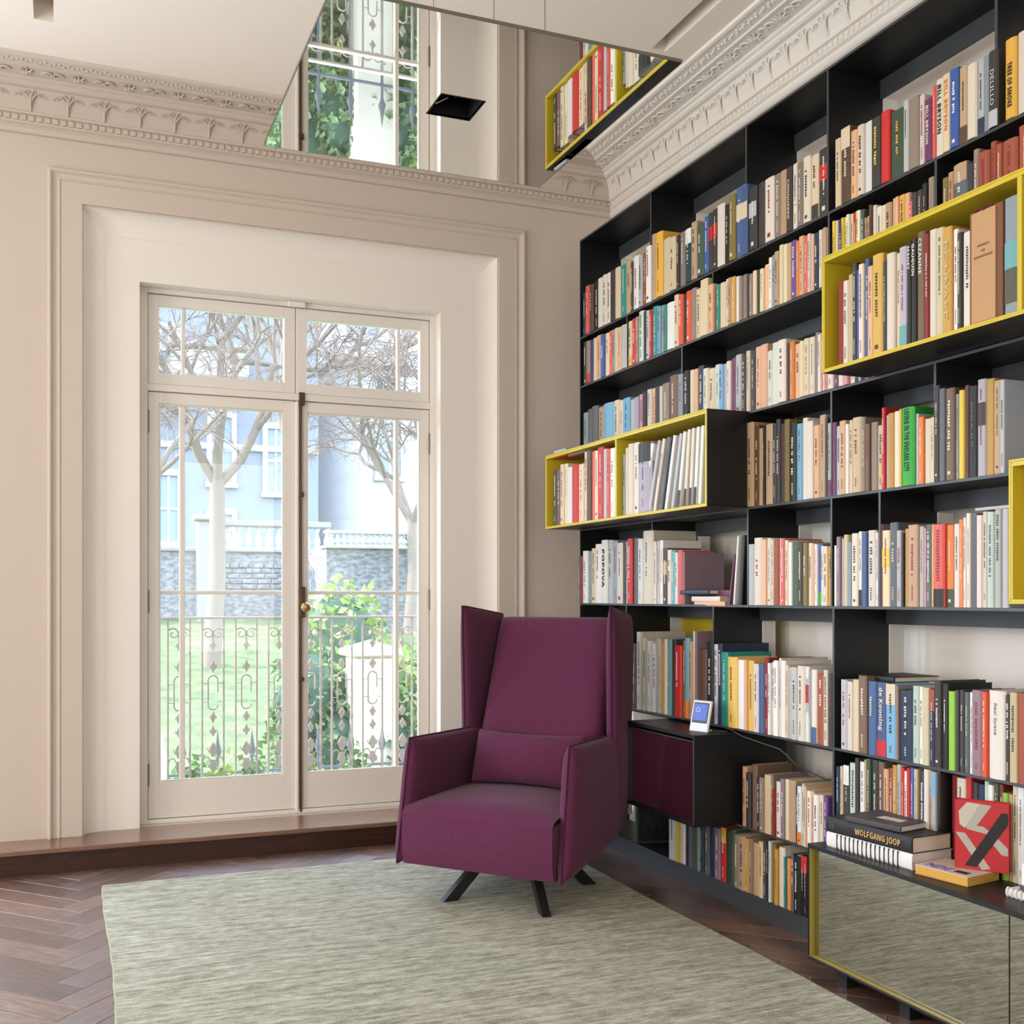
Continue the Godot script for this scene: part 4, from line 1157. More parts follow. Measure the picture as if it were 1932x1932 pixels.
# each shelf run: where it is, spine plane, foot height, first z, then colour, thickness and height in millimetres.
# ~ marks a small one that joins the shared mass; head, foot and band are spine colours, m lettering colour, t the title that can be read
var runs := [
	["the top shelf's first bay", 2.455, 2.553, -4.774, "~navy 29 219, ~coral 48 242, ~brown 42 236, ~black 52 243, ~white 43 242, ~ivory 40 246, ~white 40 245, ~charcoal 43 243, ~cream 51 244, teal 55 242, ~tan 45 239, ~charcoal 24 230, white 55 244, ~silver 33 232, ~rust 29 236, white 43 255"],
	["the top shelf's second bay", 2.455, 2.553, -4.096, "tan 37 295, amber 59 287, cream 56 241, sand 50 229, ~charcoal 22 227, taupe 47 230, petrol 50 227 head=white, tan 42 240, forest 51 212, blue 35 234, ~charcoal 30 237 band=red, ~charcoal 29 242 band=red, ivory 51 247, ~black 27 233, olive 43 257, denim 41 274 band=cream, denim 36 268 band=cream"],
	["the top shelf's third bay", 2.455, 2.553, -3.378, "charcoal 51 239 band=silver, charcoal 49 239, ivory 55 236, taupe 35 234, tan 34 234, charcoal 32 232 t=CONQUERED tl=0.62 ty=0.5 th=0.34, ivory 26 235, taupe 32 227, ivory 40 234, cream 39 225 foot=charcoal, charcoal 54 231 band=red"],
	["the top shelf's fourth bay", 2.455, 2.553, -2.899, "sand 32 232, brown 47 254 head=cream, peach 31 227, ivory 32 232, white 36 230, charcoal 40 225 m=yellow, red 38 229, forest 61 213 m=amber, silver 22 223, taupe 40 220, ivory 20 214, plum 31 190 t=BILL_BRYSON tl=0.62 ty=0.58 th=0.34, ~coral 13 220 m=white, ivory 31 231 t=BILL_BRYSON tl=0.64 ty=0.6 th=0.42 tc=black, cream 27 231 t=BILL_BRYSON tl=0.66 ty=0.6 th=0.40 tc=orange, blue 33 233 m=white, tan 30 225 foot=brown, ivory 35 217, silver 25 216 foot=navy, steel 19 216, charcoal 33 217 t=DELILLO tl=0.46 ty=0.52 th=0.36 thin=1 foot=silver"],
	["the top shelf's fifth bay", 2.455, 2.553, -2.201, "amber 38 222 t=TREE_OF_SMOKE tl=0.56 ty=0.42 th=0.36 tc=black, ivory 32 225, taupe 32 224, brown 44 208"],
	["the second shelf's first bay", 2.455, 2.302, -4.769, "~charcoal 39 217, ~taupe 40 212 foot=red, ~indigo 27 212, ~cream 35 213, ~peach 52 215, ~blue 35 209, ~cream 40 208, ~vermilion 37 210, ~steel 21 208, ~cream 36 209, ~peach 30 205, ~silver 55 205"],
	["the second shelf's second bay", 2.455, 2.302, -4.308, "~cream 35 208 foot=amber, ~red 32 212, ~taupe 28 213, ~mint 42 230, ~charcoal 17 221, ~silver 33 219, ~red 28 215, ~teal 44 220, ~sky 27 211, ~tan 23 210, ~teal 27 204, white 63 203, ~cream 35 223, ~vermilion 35 214, ~charcoal 16 206, ~vermilion 38 216, taupe 40 217, ~cream 35 204, cream 54 231, ~peach 37 197"],
	["the second shelf's third bay", 2.455, 2.302, -3.599, "~teal 26 180, ~cream 41 181, ~cream 18 187, ~tan 21 186, ~ochre 27 183, ~ivory 24 177, ~taupe 23 171, ~taupe 27 171, ~charcoal 15 165, ~taupe 22 162, ~cream 23 167, ~charcoal 20 165, ~cream 23 162, ~peach 32 171, ~white 17 189, ~steel 15 193, ~tan 26 200, ~cream 22 217, ~cream 23 213, ~tan 24 209, purple 31 209, ~orange 16 200, peach 27 210, ~coral 19 204, ~ivory 15 206, ~peach 19 199, ~navy 24 196, ~ivory 17 200, ~tan 18 203, ~sand 18 200"],
	["the second shelf's fourth bay", 2.455, 2.302, -2.910, "~yellow 13 209, ~cream 13 206, ~navy 19 207 foot=red, ~yellow 12 205, ~yellow 15 204, ~white 15 206, ~cream 11 205, ~red 15 205, ~yellow 13 205, ~white 12 202, ~forest 16 200, ~tan 11 168, ~tan 13 170, ~brown 12 202, ~ivory 16 196, ivory 24 185, ~cream 20 182, tan 27 180, ~peach 15 188, ~peach 12 188, amber 24 188, peach 21 185, ~coral 16 152, ~charcoal 20 173, charcoal 22 173, black 19 185 m=amber, taupe 23 197"],
	["the second shelf's fifth bay", 2.455, 2.302, -2.428, "olive 23 174, tan 20 183, slate 52 195 head=tan, charcoal 19 181, taupe 21 214, rust 41 194, rust 20 211, rust 21 196, rust 50 194, rust 42 218"],
	["the third shelf's first bay", 2.455, 1.938, -4.764, "~steel 48 219, ~slate 44 229, slate 68 235, ~tan 54 220, sky 110 224 foot=white, ~cream 47 225, ~ivory 36 217, sky 65 220, ~silver 42 203, ~lilac 37 205, ~pink 37 214, ~black 38 217, ~ivory 37 222, ~peach 33 221, ~charcoal 37 221, ~ivory 26 217, taupe 57 222, umber 70 244, ~steel 35 239"],
	["the third shelf's second bay", 2.455, 1.938, -3.830, "~black 35 244, ~cream 33 240, ~peach 26 239, navy 42 245, ivory 38 225, cream 44 217, ~mint 32 225, ~sky 30 218, ~lilac 23 217, ~ivory 28 221, plum 36 228, silver 38 231, ~charcoal 26 226, ~cream 24 234, charcoal 30 231, peach 33 237, peach 40 238, ivory 31 206, mint 40 229, ivory 46 228, ~charcoal 16 210, orange 29 209, peach 30 195, ~cream 26 198, cream 29 201, ivory 26 200, ~taupe 23 211, ~white 11 203, ~vermilion 20 193"],
	["the gap under the upper yellow box", 2.455, 1.938, -2.982, "~white 15 199, ~coral 11 195, ~ivory 13 193, ~pink 12 190, ivory 29 187, ~plum 25 180, ivory 26 176, ~pink 23 170, ~ivory 24 164, ~charcoal 20 159, ~silver 14 150, ~charcoal 17 147, ~tan 25 143, ~taupe 22 137"],
	["the lower yellow box's first half", 2.285, 1.581, -4.763, "~charcoal 38 277, ~umber 43 276, ~cream 37 297, ~cream 35 296, ~white 49 274, red 68 277, cream 50 275, ~peach 17 275, ~ivory 29 326, brown 45 325, ~coral 27 319, ~cream 36 318, red 59 327, ~silver 28 314, ~coral 29 310, white 39 309, cream 48 307"],
	["the lower yellow box's second half", 2.285, 1.581, -4.065, "~steel 25 268, ~cream 24 294, ivory 46 306, ivory 44 306, lilac 113 294 head=black"],
	["the fourth shelf beside the yellow box", 2.455, 1.569, -3.391, "tan 44 323, brown 23 307, tan 33 292, ~charcoal 9 293, tan 44 300, charcoal 24 296, charcoal 24 309, charcoal 24 289, olive 28 301, black 39 283, sky 29 275, ivory 27 291, ivory 33 274, peach 30 255, tan 31 287, ~charcoal 14 272, ~silver 18 252 foot=plum"],
	["the fourth shelf's middle bay", 2.455, 1.569, -2.914, "plum 21 251, silver 21 235, peach 31 249, ~white 15 234, ~cream 17 245, sand 43 249, taupe 17 245, umber 19 220, taupe 30 222, sand 26 208 m=charcoal, ~red 14 261, ~silver 12 235, ochre 27 238 m=orange, ivory 24 240, ~yellow 9 244, green 54 244 t=LIVING_IN_THE_ENDLESS_CITY tl=0.80 ty=0.58 th=0.34 tc=black, ~silver 11 219, orange 23 206, ivory 24 197, cream 17 198, charcoal 21 291"],
	["the fourth shelf's last bay", 2.455, 1.569, -2.437, "slate 23 277, umber 33 273, steel 14 252, yellow 20 260, brown 16 271, black 31 264 m=forest, silver 31 278 band=charcoal, ochre 27 274, tan 23 264, silver 16 262"],
	["the fifth shelf's first bay", 2.455, 1.19, -4.807, "~slate 18 241, ~crimson 20 241, ~white 56 265, ~steel 34 259, ~cream 44 275, white 64 293, white 64 310 t=POPOVA tl=0.60 ty=0.56 th=0.34 tc=black, silver 48 307, steel 43 301, ivory 56 289, ~charcoal 29 293, ~silver 19 292, red 46 304 m=white, slate 45 304, white 43 299, ivory 91 331"],
	["the fifth shelf's second bay", 2.455, 1.19, -4.076, "~ivory 21 279, ~silver 21 281, ~white 23 283, ~charcoal 39 246 band=tan, ~ivory 33 238, ~aqua 36 230, ~white 22 223, ~coral 35 231"],
	["the fifth shelf's third bay", 2.455, 1.19, -3.383, "silver 36 234, ivory 48 256, peach 27 248, ~ivory 23 252, ~cream 18 246, rust 31 245, ~ivory 15 246, coral 24 245, ~cream 19 238, ~white 20 230, forest 34 229, charcoal 25 227, olive 26 224, ~ivory 20 222, ~peach 18 219, ~white 14 216, ~blue 19 215 foot=green, ~white 13 209, ~cream 21 206, ~amber 17 205"],
	["the fifth shelf's narrow bay", 2.455, 1.19, -2.899, "~white 12 207, ~mauve 19 236, ~silver 12 229, sand 21 241, steel 22 215, ivory 30 243, ~white 17 248 foot=black, denim 23 244, ivory 36 249, ~white 11 240, ~mauve 14 267"],
	["the fifth shelf's last bay", 2.455, 1.19, -2.681, "cream 34 245 band=yellow, slate 36 268 m=silver, silver 20 241, ~navy 10 232, ochre 17 245, tan 41 255, silver 19 248, ~pink 9 242, slate 24 252 m=white, ochre 13 251, coral 42 250 foot=black, orange 30 246 foot=forest, white 22 247 m=black, orange 17 258, ~white 9 263, ivory 16 275, slate 24 273, ivory 21 266, ivory 16 275, mint 25 273, silver 23 286, silver 23 284"],
	["the sixth shelf behind the armchair", 2.455, 0.705, -4.273, "brown 46 300, ivory 56 356, cream 36 329, white 44 318, ~white 29 307, ~silver 24 333, ~cream 21 329, ochre 33 315, ~white 17 331, aqua 32 332, charcoal 29 331, red 56 307 m=white, ~olive 22 331, sky 34 342 foot=orange, ~tan 23 329, ~ivory 18 372"],
	["the sixth shelf's middle bay", 2.455, 0.705, -3.662, "black 43 334, silver 27 324, navy 29 328, teal 46 295, gold 65 279, white 43 270, ~peach 19 272, gold 36 271, ivory 33 260, denim 32 262, crimson 26 287, ~white 17 268, ~ivory 19 273, white 24 280, ~ivory 13 290, white 27 282, ~cream 18 267, silver 22 260, silver 28 262, ivory 42 269, white 21 268 band=red, ~silver 11 255, white 29 260 foot=denim, rust 39 246, ivory 22 262, charcoal 22 250"],
	["the sixth shelf's last bay", 2.455, 0.705, -2.867, "silver 30 236, ivory 25 231, cream 32 240, umber 38 255, denim 38 240 t=Matisse tl=0.26 ty=0.66 th=0.3, denim 44 240 t=de_Kooning tl=0.58 ty=0.64 th=0.5 foot=red, sky 44 238 head=cream, ~taupe 11 234, navy 56 222 m=cream, mint 28 240, ~white 14 239, cream 28 238, navy 22 235 head=rust, charcoal 27 262, black 25 256 m=white, lime 25 235, charcoal 14 240, charcoal 18 242, slate 19 237, white 13 238, mauve 36 246, vermilion 18 244, white 58 250 t=Real_Space tl=0.36 ty=0.68 th=0.20 tc=slate thin=1, charcoal 16 240 m=white, sand 26 250, rust 42 250"],
	["the seventh shelf above the floor row", 2.455, 0.331, -3.425, "~tan 29 231, ~charcoal 30 211, umber 31 248, ~charcoal 22 201, ~taupe 27 206, sand 36 221, ~taupe 15 226, ~crimson 15 174, ivory 30 206, ~mauve 22 221, ~cream 21 222, tan 37 224, ~navy 17 207, ~white 23 210 foot=orange, ~mint 14 222, ~peach 15 216, ~white 21 202, ~peach 16 204, white 26 196, ~cream 24 199, ~purple 23 197"],
	["the bottom shelf near the floor", 2.455, 0.079, -3.954, "~white 56 205, ~yellow 27 205, ~ivory 23 205, ~white 25 205, ~charcoal 14 205, ~slate 36 205, ~forest 38 205, ~steel 24 205, ~petrol 27 205, ~slate 43 205, ~navy 29 205, mauve 41 207, red 39 217 head=amber, ~charcoal 28 213, ~forest 32 221, ~taupe 29 209, tan 41 211, ~ochre 21 207, ~taupe 22 212, tan 34 200, ~sand 30 212, ~brown 22 222, ~navy 16 223, ~white 14 227, ~olive 21 222, ~ochre 19 207, ivory 33 219, ~teal 13 188, ~orange 22 187, ~slate 20 208, black 40 209 m=white, ~black 16 216 head=red, ~black 18 218 head=red"],
	["the row behind the stacked books", 2.455, 0.416, -2.890, "~navy 19 227, ~sand 13 230, charcoal 29 236 head=white, mint 33 248, charcoal 18 269, white 24 259, ~tan 11 269, forest 18 274, charcoal 28 273, umber 27 271 m=white, peach 22 252, rust 18 258, ochre 21 270, silver 18 275, ~red 13 268, ~white 12 259, red 14 270, blue 14 274, cream 14 271, charcoal 25 269 m=white, ivory 20 277, ~tan 9 276, silver 20 274 head=sky, ~taupe 11 274"],
	["the row behind the red cover", 2.49, 0.416, -2.429, "crimson 19 268, ivory 36 264, red 22 273, charcoal 20 259, navy 25 257, mint 15 270, white 19 262, forest 16 270, crimson 15 269, lime 21 248, tan 12 247, cream 17 272, white 24 272"],
	["the upper yellow box", 2.285, 1.95, -2.686, "crimson 24 271, ivory 23 266, sand 25 280, charcoal 18 308, ~blue 7 283, ivory 21 297, denim 17 308, peach 23 279, gold 44 304, charcoal 15 276, ivory 33 291, cream 16 284, lilac 31 295 foot=aqua, black 17 304 t=MANET tl=0.22 ty=0.84 th=0.5, black 20 305 t=GAUGUIN tl=0.30 ty=0.80 th=0.5, umber 29 317 t=CEZANNE tl=0.32 ty=0.78 th=0.42, crimson 14 304, ivory 25 311, cream 27 307, ochre 34 298 t=BONNARD tl=0.74 ty=0.5 th=0.4 tc=sand thin=1, white 16 285, charcoal 15 270, ivory 35 265"],
]

func book_cover(m: Mesher, t: float, h: float, d: float, col: Color, round_: float) -> void:
	# spine at x = 0, boards running back to x = d, thickness along z from 0 to t
	m.tint = col
	var b := minf(0.0022, t * 0.2)
	var out := [Vector2(d, 0), Vector2(0.004, 0)]
	var inn := [Vector2(d, b), Vector2(0.006, b)]
	for k in 5:
		var u := (k + 0.5) / 5.0
		out.append(Vector2(0.004 - round_ * sin(u * PI) - 0.003, t * (0.02 + 0.96 * u)))
		inn.append(Vector2(0.006, b + (t - 2 * b) * u))
	out.append(Vector2(0.004, t))
	inn.append(Vector2(0.006, t - b))
	out.append(Vector2(d, t))
	inn.append(Vector2(d, t - b))
	for k in out.size() - 1:
		var a: Vector2 = out[k]
		var e: Vector2 = out[k + 1]
		var dir := e - a
		m.quad(Vector3(a.x, 0, a.y), Vector3(e.x, 0, e.y), Vector3(e.x, h, e.y), Vector3(a.x, h, a.y), Vector3(-dir.y, 0, dir.x))
		var ia: Vector2 = inn[k]
		var ie: Vector2 = inn[k + 1]
		m.quad(Vector3(a.x, h, a.y), Vector3(e.x, h, e.y), Vector3(ie.x, h, ie.y), Vector3(ia.x, h, ia.y), Vector3.UP)
		m.quad(Vector3(ia.x, 0, ia.y), Vector3(ie.x, 0, ie.y), Vector3(ie.x, h, ie.y), Vector3(ia.x, h, ia.y), Vector3(dir.y, 0, -dir.x))
	for z in [[0.0, b], [t - b, t]]:
		m.quad(Vector3(d, 0, z[0]), Vector3(d, h, z[0]), Vector3(d, h, z[1]), Vector3(d, 0, z[1]), Vector3.RIGHT)

func spine_patch(m: Mesher, t: float, y0: float, y1: float, col: Color, round_: float, out := 0.0005) -> void:
	m.tint = col
	var prev := Vector2(0.001 - out, 0.03 * t)
	for k in 5:
		var u := (k + 1.0) / 5.0
		var q := Vector2(0.001 - round_ * sin(clampf(u, 0.1, 0.9) * PI) - out, t * (0.03 + 0.94 * u))
		m.quad(Vector3(prev.x, y0, prev.y), Vector3(q.x, y0, q.y), Vector3(q.x, y1, q.y), Vector3(prev.x, y1, prev.y), Vector3(-1, 0, 0))
		prev = q
	m.quad(Vector3(0.002, y1, 0.03 * t), Vector3(0.001 - out, y1, 0.03 * t), Vector3(0.001 - out, y1, 0.97 * t), Vector3(0.002, y1, 0.97 * t), Vector3.UP)

func spine_lettering(m: Mesher, t: float, h: float, col: Color, round_: float) -> void:
	# small printed strokes: lines of lettering too small to read
	m.tint = col
	var x := 0.0002 - round_
	var kind := rng.randi() % 4
	var glyph := func(y: float, z: float, hy: float, wz: float): m.quad(Vector3(x, y, z - wz * 0.5), Vector3(x, y, z + wz * 0.5), Vector3(x, y + hy, z + wz * 0.5), Vector3(x, y + hy, z - wz * 0.5), Vector3(-1, 0, 0))
	var y := h * rng.randf_range(0.30, 0.5)
	var end := h * rng.randf_range(0.78, 0.92)
	var size := clampf(t * rng.randf_range(0.16, 0.34), 0.0025, 0.010)
	while y < end:
		var hy := size * rng.randf_range(0.45, 0.8)
		if rng.randf() > 0.16:
			glyph.call(y, t * 0.5 + (rng.randf_range(-0.1, 0.1) * size), hy, size * rng.randf_range(0.75, 1.0))
		y += hy + size * 0.28
	if kind < 2:
		y = h * 0.08
		var end2 := h * rng.randf_range(0.14, 0.26)
		while y < end2:
			glyph.call(y, t * 0.5, size * 0.4, size * 0.7)
			y += size * 0.75
	elif kind == 2 and t > 0.02:
		glyph.call(h * 0.06, t * 0.5, t * 0.3, t * 0.3)

func title_text(words_: String, height: float, length: float, bold := true) -> Array:
	var tm := TextMesh.new()
	var sf := SystemFont.new()
	sf.font_names = PackedStringArray(["Droid Sans"])
	sf.font_weight = 700 if bold else 400
	tm.font = sf
	tm.text = words_
	tm.font_size = 48
	tm.pixel_size = 0.001
	tm.depth = 0.0006
	tm.curve_step = 2.0
	var bb := tm.get_aabb()
	return [tm, Vector3(length / maxf(bb.size.x, 0.001), height / maxf(bb.size.y, 0.001), 1.0), bb]

func make_books() -> void:
	var mass := Mesher.new()
	var mass_pages := Mesher.new()
	var light_text := {"ivory": 1, "white": 1, "cream": 1, "sand": 1, "tan": 1, "silver": 1, "peach": 1, "mint": 1, "yellow": 1, "gold": 1, "amber": 1, "lilac": 1, "pink": 1, "lime": 1, "sky": 1, "steel": 1}
	for run in runs:
		var z: float = run[3]
		var k := 0
		for entry in run[4].split(", "):
			var w: PackedStringArray = entry.split(" ")
			var small := w[0].begins_with("~")
			var cn := w[0].trim_prefix("~")
			var t := float(w[1]) / 1000.0
			var h := float(w[2]) / 1000.0
			var opt := {}
			for i in range(3, w.size()):
				var kv := w[i].split("=")
				opt[kv[0]] = kv[1]
			var deep: float = clampf(h * rng.randf_range(0.66, 0.76), 0.11, SHELF_BACK - run[1] - 0.012)
			var tt := maxf(t - 0.0006, 0.004)
			var col: Color = shade[cn].srgb_to_linear()
			var jit := rng.randf_range(0.86, 1.1)
			col = Color(col.r * jit * rng.randf_range(0.95, 1.05), col.g * jit, col.b * jit * rng.randf_range(0.93, 1.05))
			var rnd := tt * (0.10 if rng.randf() < 0.5 else 0.03)
			var at := Vector3(run[1] + rng.randf_range(-0.003, 0.006), run[2] + 0.0004, z)
			var cm := Mesher.new()
			if small:
				cm = mass
				cm.xf = Transform3D(Basis(), at)
			book_cover(cm, tt, h, deep, col, rnd)
			var lab := Mesher.new()
			if small:
				lab = mass
			if opt.has("head"):
				spine_patch(lab, tt, h * 0.72, h * 0.999, shade[opt.head].srgb_to_linear(), rnd)
			if opt.has("foot"):
				spine_patch(lab, tt, 0.0005, h * 0.22, shade[opt.foot].srgb_to_linear(), rnd)
			if opt.has("band"):
				spine_patch(lab, tt, h * 0.52, h * 0.76, shade[opt.band].srgb_to_linear(), rnd)
			var let := Mesher.new()
			if small:
				let = mass
			if not opt.has("t") and (opt.has("m") or rng.randf() < 0.72) and tt > 0.008:
				var lc: Color = (shade.charcoal if light_text.has(cn) else shade.ivory).srgb_to_linear()
				if opt.has("m"):
					lc = shade[opt.m].srgb_to_linear()
				elif rng.randf() < 0.15:
					lc = shade.crimson.srgb_to_linear()
				spine_lettering(let, tt, h, lc, rnd)
			var bb := minf(0.0022, tt * 0.2)
			var pg := cuboid(Vector3(0.006, 0.002, bb), Vector3(deep - 0.003, h - 0.003, tt - bb))
			if small:
				mass_pages.xf = Transform3D(Basis(), at)
				mass_pages.box(Vector3(0.006, 0.002, bb), Vector3(deep - 0.003, h - 0.003, tt - bb))
			else:
				var size := "slim " if t < 0.018 else ("thick " if t > 0.042 else "")
				var b := thing("book", "%s%s book, %s from the window in %s" % [size, plain[cn], nth[k], run[0]], "book", at, 0.0, "books on the bookcase")
				put("cover", cm, M.cover, b)
				put("pages", pg, M.pages if rng.randf() < 0.6 else M.pages_white, b)
				if lab.v.size() > 0:
					put("spine_label", lab, M.cover, b)
				if let.v.size() > 0:
					put("lettering", let, M.cover, b).set_meta("kind", "stuff")
				if opt.has("t"):
					var words_: String = opt.t.replace("_", " ")
					var tc: Color = shade[opt.get("tc", "ivory")]
					var frac := float(opt.get("tl", str(minf(0.80, 0.070 * words_.length() + 0.08))))
					var got := title_text(words_, tt * float(opt.get("th", "0.42")), h * frac, not opt.has("thin"))
					var tn := put("title", got[0], mat(tc, 0.6), b)
					tn.transform = Transform3D(Basis(Vector3(0, -1, 0) * got[1].x, Vector3(0, 0, 1) * got[1].y, Vector3(-1, 0, 0)), Vector3(-rnd - 0.0008, h * float(opt.get("ty", "0.53")), tt * 0.5))
			z += t
			k += 1
	var small_books := Node3D.new()
	small_books.name = "paperback_row"
	add_child(small_books)
	tag(small_books, "remaining small books filling the bookcase rows between the larger ones", "books", "", "stuff")
	put("cover", mass, M.cover, small_books).set_meta("kind", "stuff")
	put("pages", mass_pages, M.pages, small_books).set_meta("kind", "stuff")

func loose_book(called: String, label: String, category: String, size: Vector3, col: Color, xf: Transform3D, group := "", white := false) -> Node3D:
	# built upright like the shelved ones: x depth, y height, z thickness; xf lays it where it belongs
	var b := thing(called, label, category, Vector3.ZERO, 0.0, group)
	b.transform = xf
	var m := Mesher.new()
	book_cover(m, size.z, size.y, size.x, col.srgb_to_linear(), size.z * 0.04)
	put("cover", m, M.cover, b)
	var bb := minf(0.0022, size.z * 0.2)
	put("pages", cuboid(Vector3(0.006, 0.002, bb), Vector3(size.x - 0.003, size.y - 0.003, size.z - bb)), M.pages_white if white else M.pages, b)
	return b

func lying(at: Vector3, turn: float) -> Transform3D:
	# spine towards the room, thickness upwards, height along +z
	return Transform3D(Basis(Vector3.UP, turn) * Basis(Vector3(1, 0, 0), Vector3(0, 0, 1), Vector3(0, -1, 0)), at)

func flat_text(parent: Node3D, words_: String, m: Material, xf: Transform3D, height: float, length: float, called := "title", bold := true) -> void:
	var got := title_text(words_, height, length, bold)
	var tn := put(called, got[0], m, parent)
	tn.transform = Transform3D(Basis(xf.basis.x * got[1].x, xf.basis.y * got[1].y, xf.basis.z), xf.origin)

func make_loose_books() -> void:
	# leaning magazines in the lower yellow box
	var foot_z := [-3.909, -3.841, -3.799, -3.757, -3.711, -3.662, -3.618, -3.571, -3.533, -3.499, -3.467]
	var top_z := [-3.813, -3.757, -3.720, -3.684, -3.640, -3.594, -3.568, -3.537, -3.508, -3.475, -3.443]
	var tone := ["white", "silver", "ivory", "slate", "white", "silver", "white", "ivory", "ivory", "white", "white"]
	for i in 11:
		var ang: float = asin(clampf((top_z[i] - foot_z[i]) / 0.312, 0.0, 0.5))
		var t := 0.019 if i not in [0, 3] else 0.026
		var b := loose_book("magazine", "%s magazine leaning in the lower yellow box, %s from its divider" % [plain[tone[i]], nth[i]], "magazine", Vector3(0.2, 0.300, t), shade[tone[i]], Transform3D(Basis(Vector3.RIGHT, ang), Vector3(2.283, 1.579 + 0.004, foot_z[i])), "leaning magazines", true)
		if i in [6, 7, 8, 9]:
			var lab := Mesher.new()
			spine_patch(lab, t, 0.0005, 0.068, shade.black.srgb_to_linear(), t * 0.04)
			put("spine_label", lab, M.cover, b)
		elif i in [2, 3]:
			var let := Mesher.new()
			spine_lettering(let, t, 0.3, shade.charcoal.srgb_to_linear(), t * 0.04)
			put("lettering", let, M.cover, b)
	# two lying on the lower yellow box
	loose_book("book", "small red book lying on top of the lower yellow box", "book", Vector3(0.13, 0.165, 0.020), shade.red, lying(Vector3(2.285, 1.938, -4.775), 0.0))
	loose_book("booklet", "grey patterned booklet lying on the small red book", "booklet", Vector3(0.11, 0.12, 0.016), shade.silver, lying(Vector3(2.29, 1.9585, -4.765), 0.06))
	loose_book("book", "brown leather book lying on the lower yellow box beside the red one", "book", Vector3(0.15, 0.18, 0.030), shade.umber, lying(Vector3(2.29, 1.938, -4.60), 0.0))
	# slipcase and photo book in the upper yellow box
	var sc := thing("slipcase_book", "large tan slipcased book with a small printed title in the upper yellow box", "book", Vector3(2.283, 1.952, -2.162))
	put("slipcase", cuboid(Vector3(0, 0, 0), Vector3(0.23, 0.305, 0.108), 0.002), mat(srgb(120, 80, 56), 0.7), sc)
	put("front_board", cuboid(Vector3(-0.004, 0.004, 0.010), Vector3(0.001, 0.300, 0.088), 0.001), mat(srgb(190, 150, 108), 0.75), sc)
	var sl := Mesher.new()
	for r in [[0.205, 0.022, 9], [0.190, 0.01, 3], [0.175, 0.036, 14]]:
		for k in r[2]:
			var zz: float = 0.049 + (k - (r[2] - 1) * 0.5) * 0.0044
			sl.box(Vector3(-0.0046, r[0], zz - 0.0013), Vector3(-0.0038, r[0] + 0.006, zz + 0.0013))
	put("lettering", sl, mat(srgb(110, 86, 66), 0.8), sc)
	var rib := rod([Vector3(-0.002, 0.303, 0.02), Vector3(-0.004, 0.309, 0.04), Vector3(-0.005, 0.300, 0.05), Vector3(-0.004, 0.308, 0.062), Vector3(-0.002, 0.304, 0.08)], 0.0022)
	put("ribbon", rib, mat(srgb(96, 26, 30), 0.7), sc)
	var ph := loose_book("book", "thick book with a misty teal landscape spine beside the yellow divider", "book", Vector3(0.21, 0.305, 0.048), shade.steel, Transform3D(Basis(), Vector3(2.283, 1.952, -2.050)))
	var lab2 := Mesher.new()
	spine_patch(lab2, 0.048, 0.12, 0.19, shade.aqua.srgb_to_linear(), 0.003)
	spine_patch(lab2, 0.048, 0.03, 0.12, srgb(82, 84, 70).srgb_to_linear(), 0.003)
	put("spine_label", lab2, M.cover, ph)
	# fifth shelf, second bay: two books showing their covers and a small lying pile
	loose_book("book", "mauve covered book facing out on the fifth shelf above the small pile", "book", Vector3(0.20, 0.222, 0.012), shade.mauve, Transform3D(Basis(), Vector3(2.458, 1.1905, -3.846)))
	loose_book("book", "navy paperback with white title patch lying on top of the small pile", "book", Vector3(0.13, 0.215, 0.018), shade.navy, lying(Vector3(2.452, 1.2505, -3.86), 0.0))
	loose_book("book", "white book lying in the middle of the small pile", "book", Vector3(0.14, 0.205, 0.022), shade.ivory, lying(Vector3(2.462, 1.224, -3.785), 0.0))
	loose_book("book", "peach book lying at the bottom of the small pile", "book", Vector3(0.15, 0.225, 0.020), shade.peach, lying(Vector3(2.460, 1.2035, -3.762), -0.02))
	loose_book("book", "black book lying flat under the small pile", "book", Vector3(0.17, 0.29, 0.012), shade.black, lying(Vector3(2.475, 1.191, -3.84), 0.0))
	loose_book("book", "plum book lying behind the white one in the small pile", "book", Vector3(0.12, 0.16, 0.030), shade.plum, lying(Vector3(2.50, 1.2505, -3.66), 0.0))
	loose_book("booklet", "thin plum booklet leaning beside the small pile", "booklet", Vector3(0.15, 0.200, 0.008), shade.plum, Transform3D(Basis(Vector3.RIGHT, 0.18), Vector3(2.455, 1.1925, -3.513)), "leaning booklets")
	loose_book("booklet", "thin white booklet leaning on the black one", "booklet", Vector3(0.18, 0.270, 0.010), shade.white, Transform3D(Basis(Vector3.RIGHT, 0.11), Vector3(2.455, 1.1925, -3.483)), "leaning booklets")
	loose_book("booklet", "thin black booklet leaning on the upright past the small pile", "booklet", Vector3(0.18, 0.272, 0.020), shade.black, Transform3D(Basis(Vector3.RIGHT, 0.085), Vector3(2.455, 1.1925, -3.447)), "leaning booklets")
	# sixth shelf: big book whose cover shows, behind the small screen
	loose_book("book", "wide mauve and brown book showing its cover behind the small screen", "book", Vector3(0.22, 0.372, 0.014), shade.mauve, Transform3D(Basis(), Vector3(2.458, 0.7055, -3.757)))
	loose_book("book", "dark brown spiral bound album beside the wide mauve book", "album", Vector3(0.20, 0.30, 0.056), shade.brown, Transform3D(Basis(), Vector3(2.47, 0.7055, -3.742)))
	# grey magazine lying across the tops on the fifth shelf
	loose_book("magazine", "grey magazine lying across the book tops at the fifth shelf's end", "magazine", Vector3(0.20, 0.28, 0.010), shade.silver, lying(Vector3(2.45, 1.4785, -2.30), 0.0))
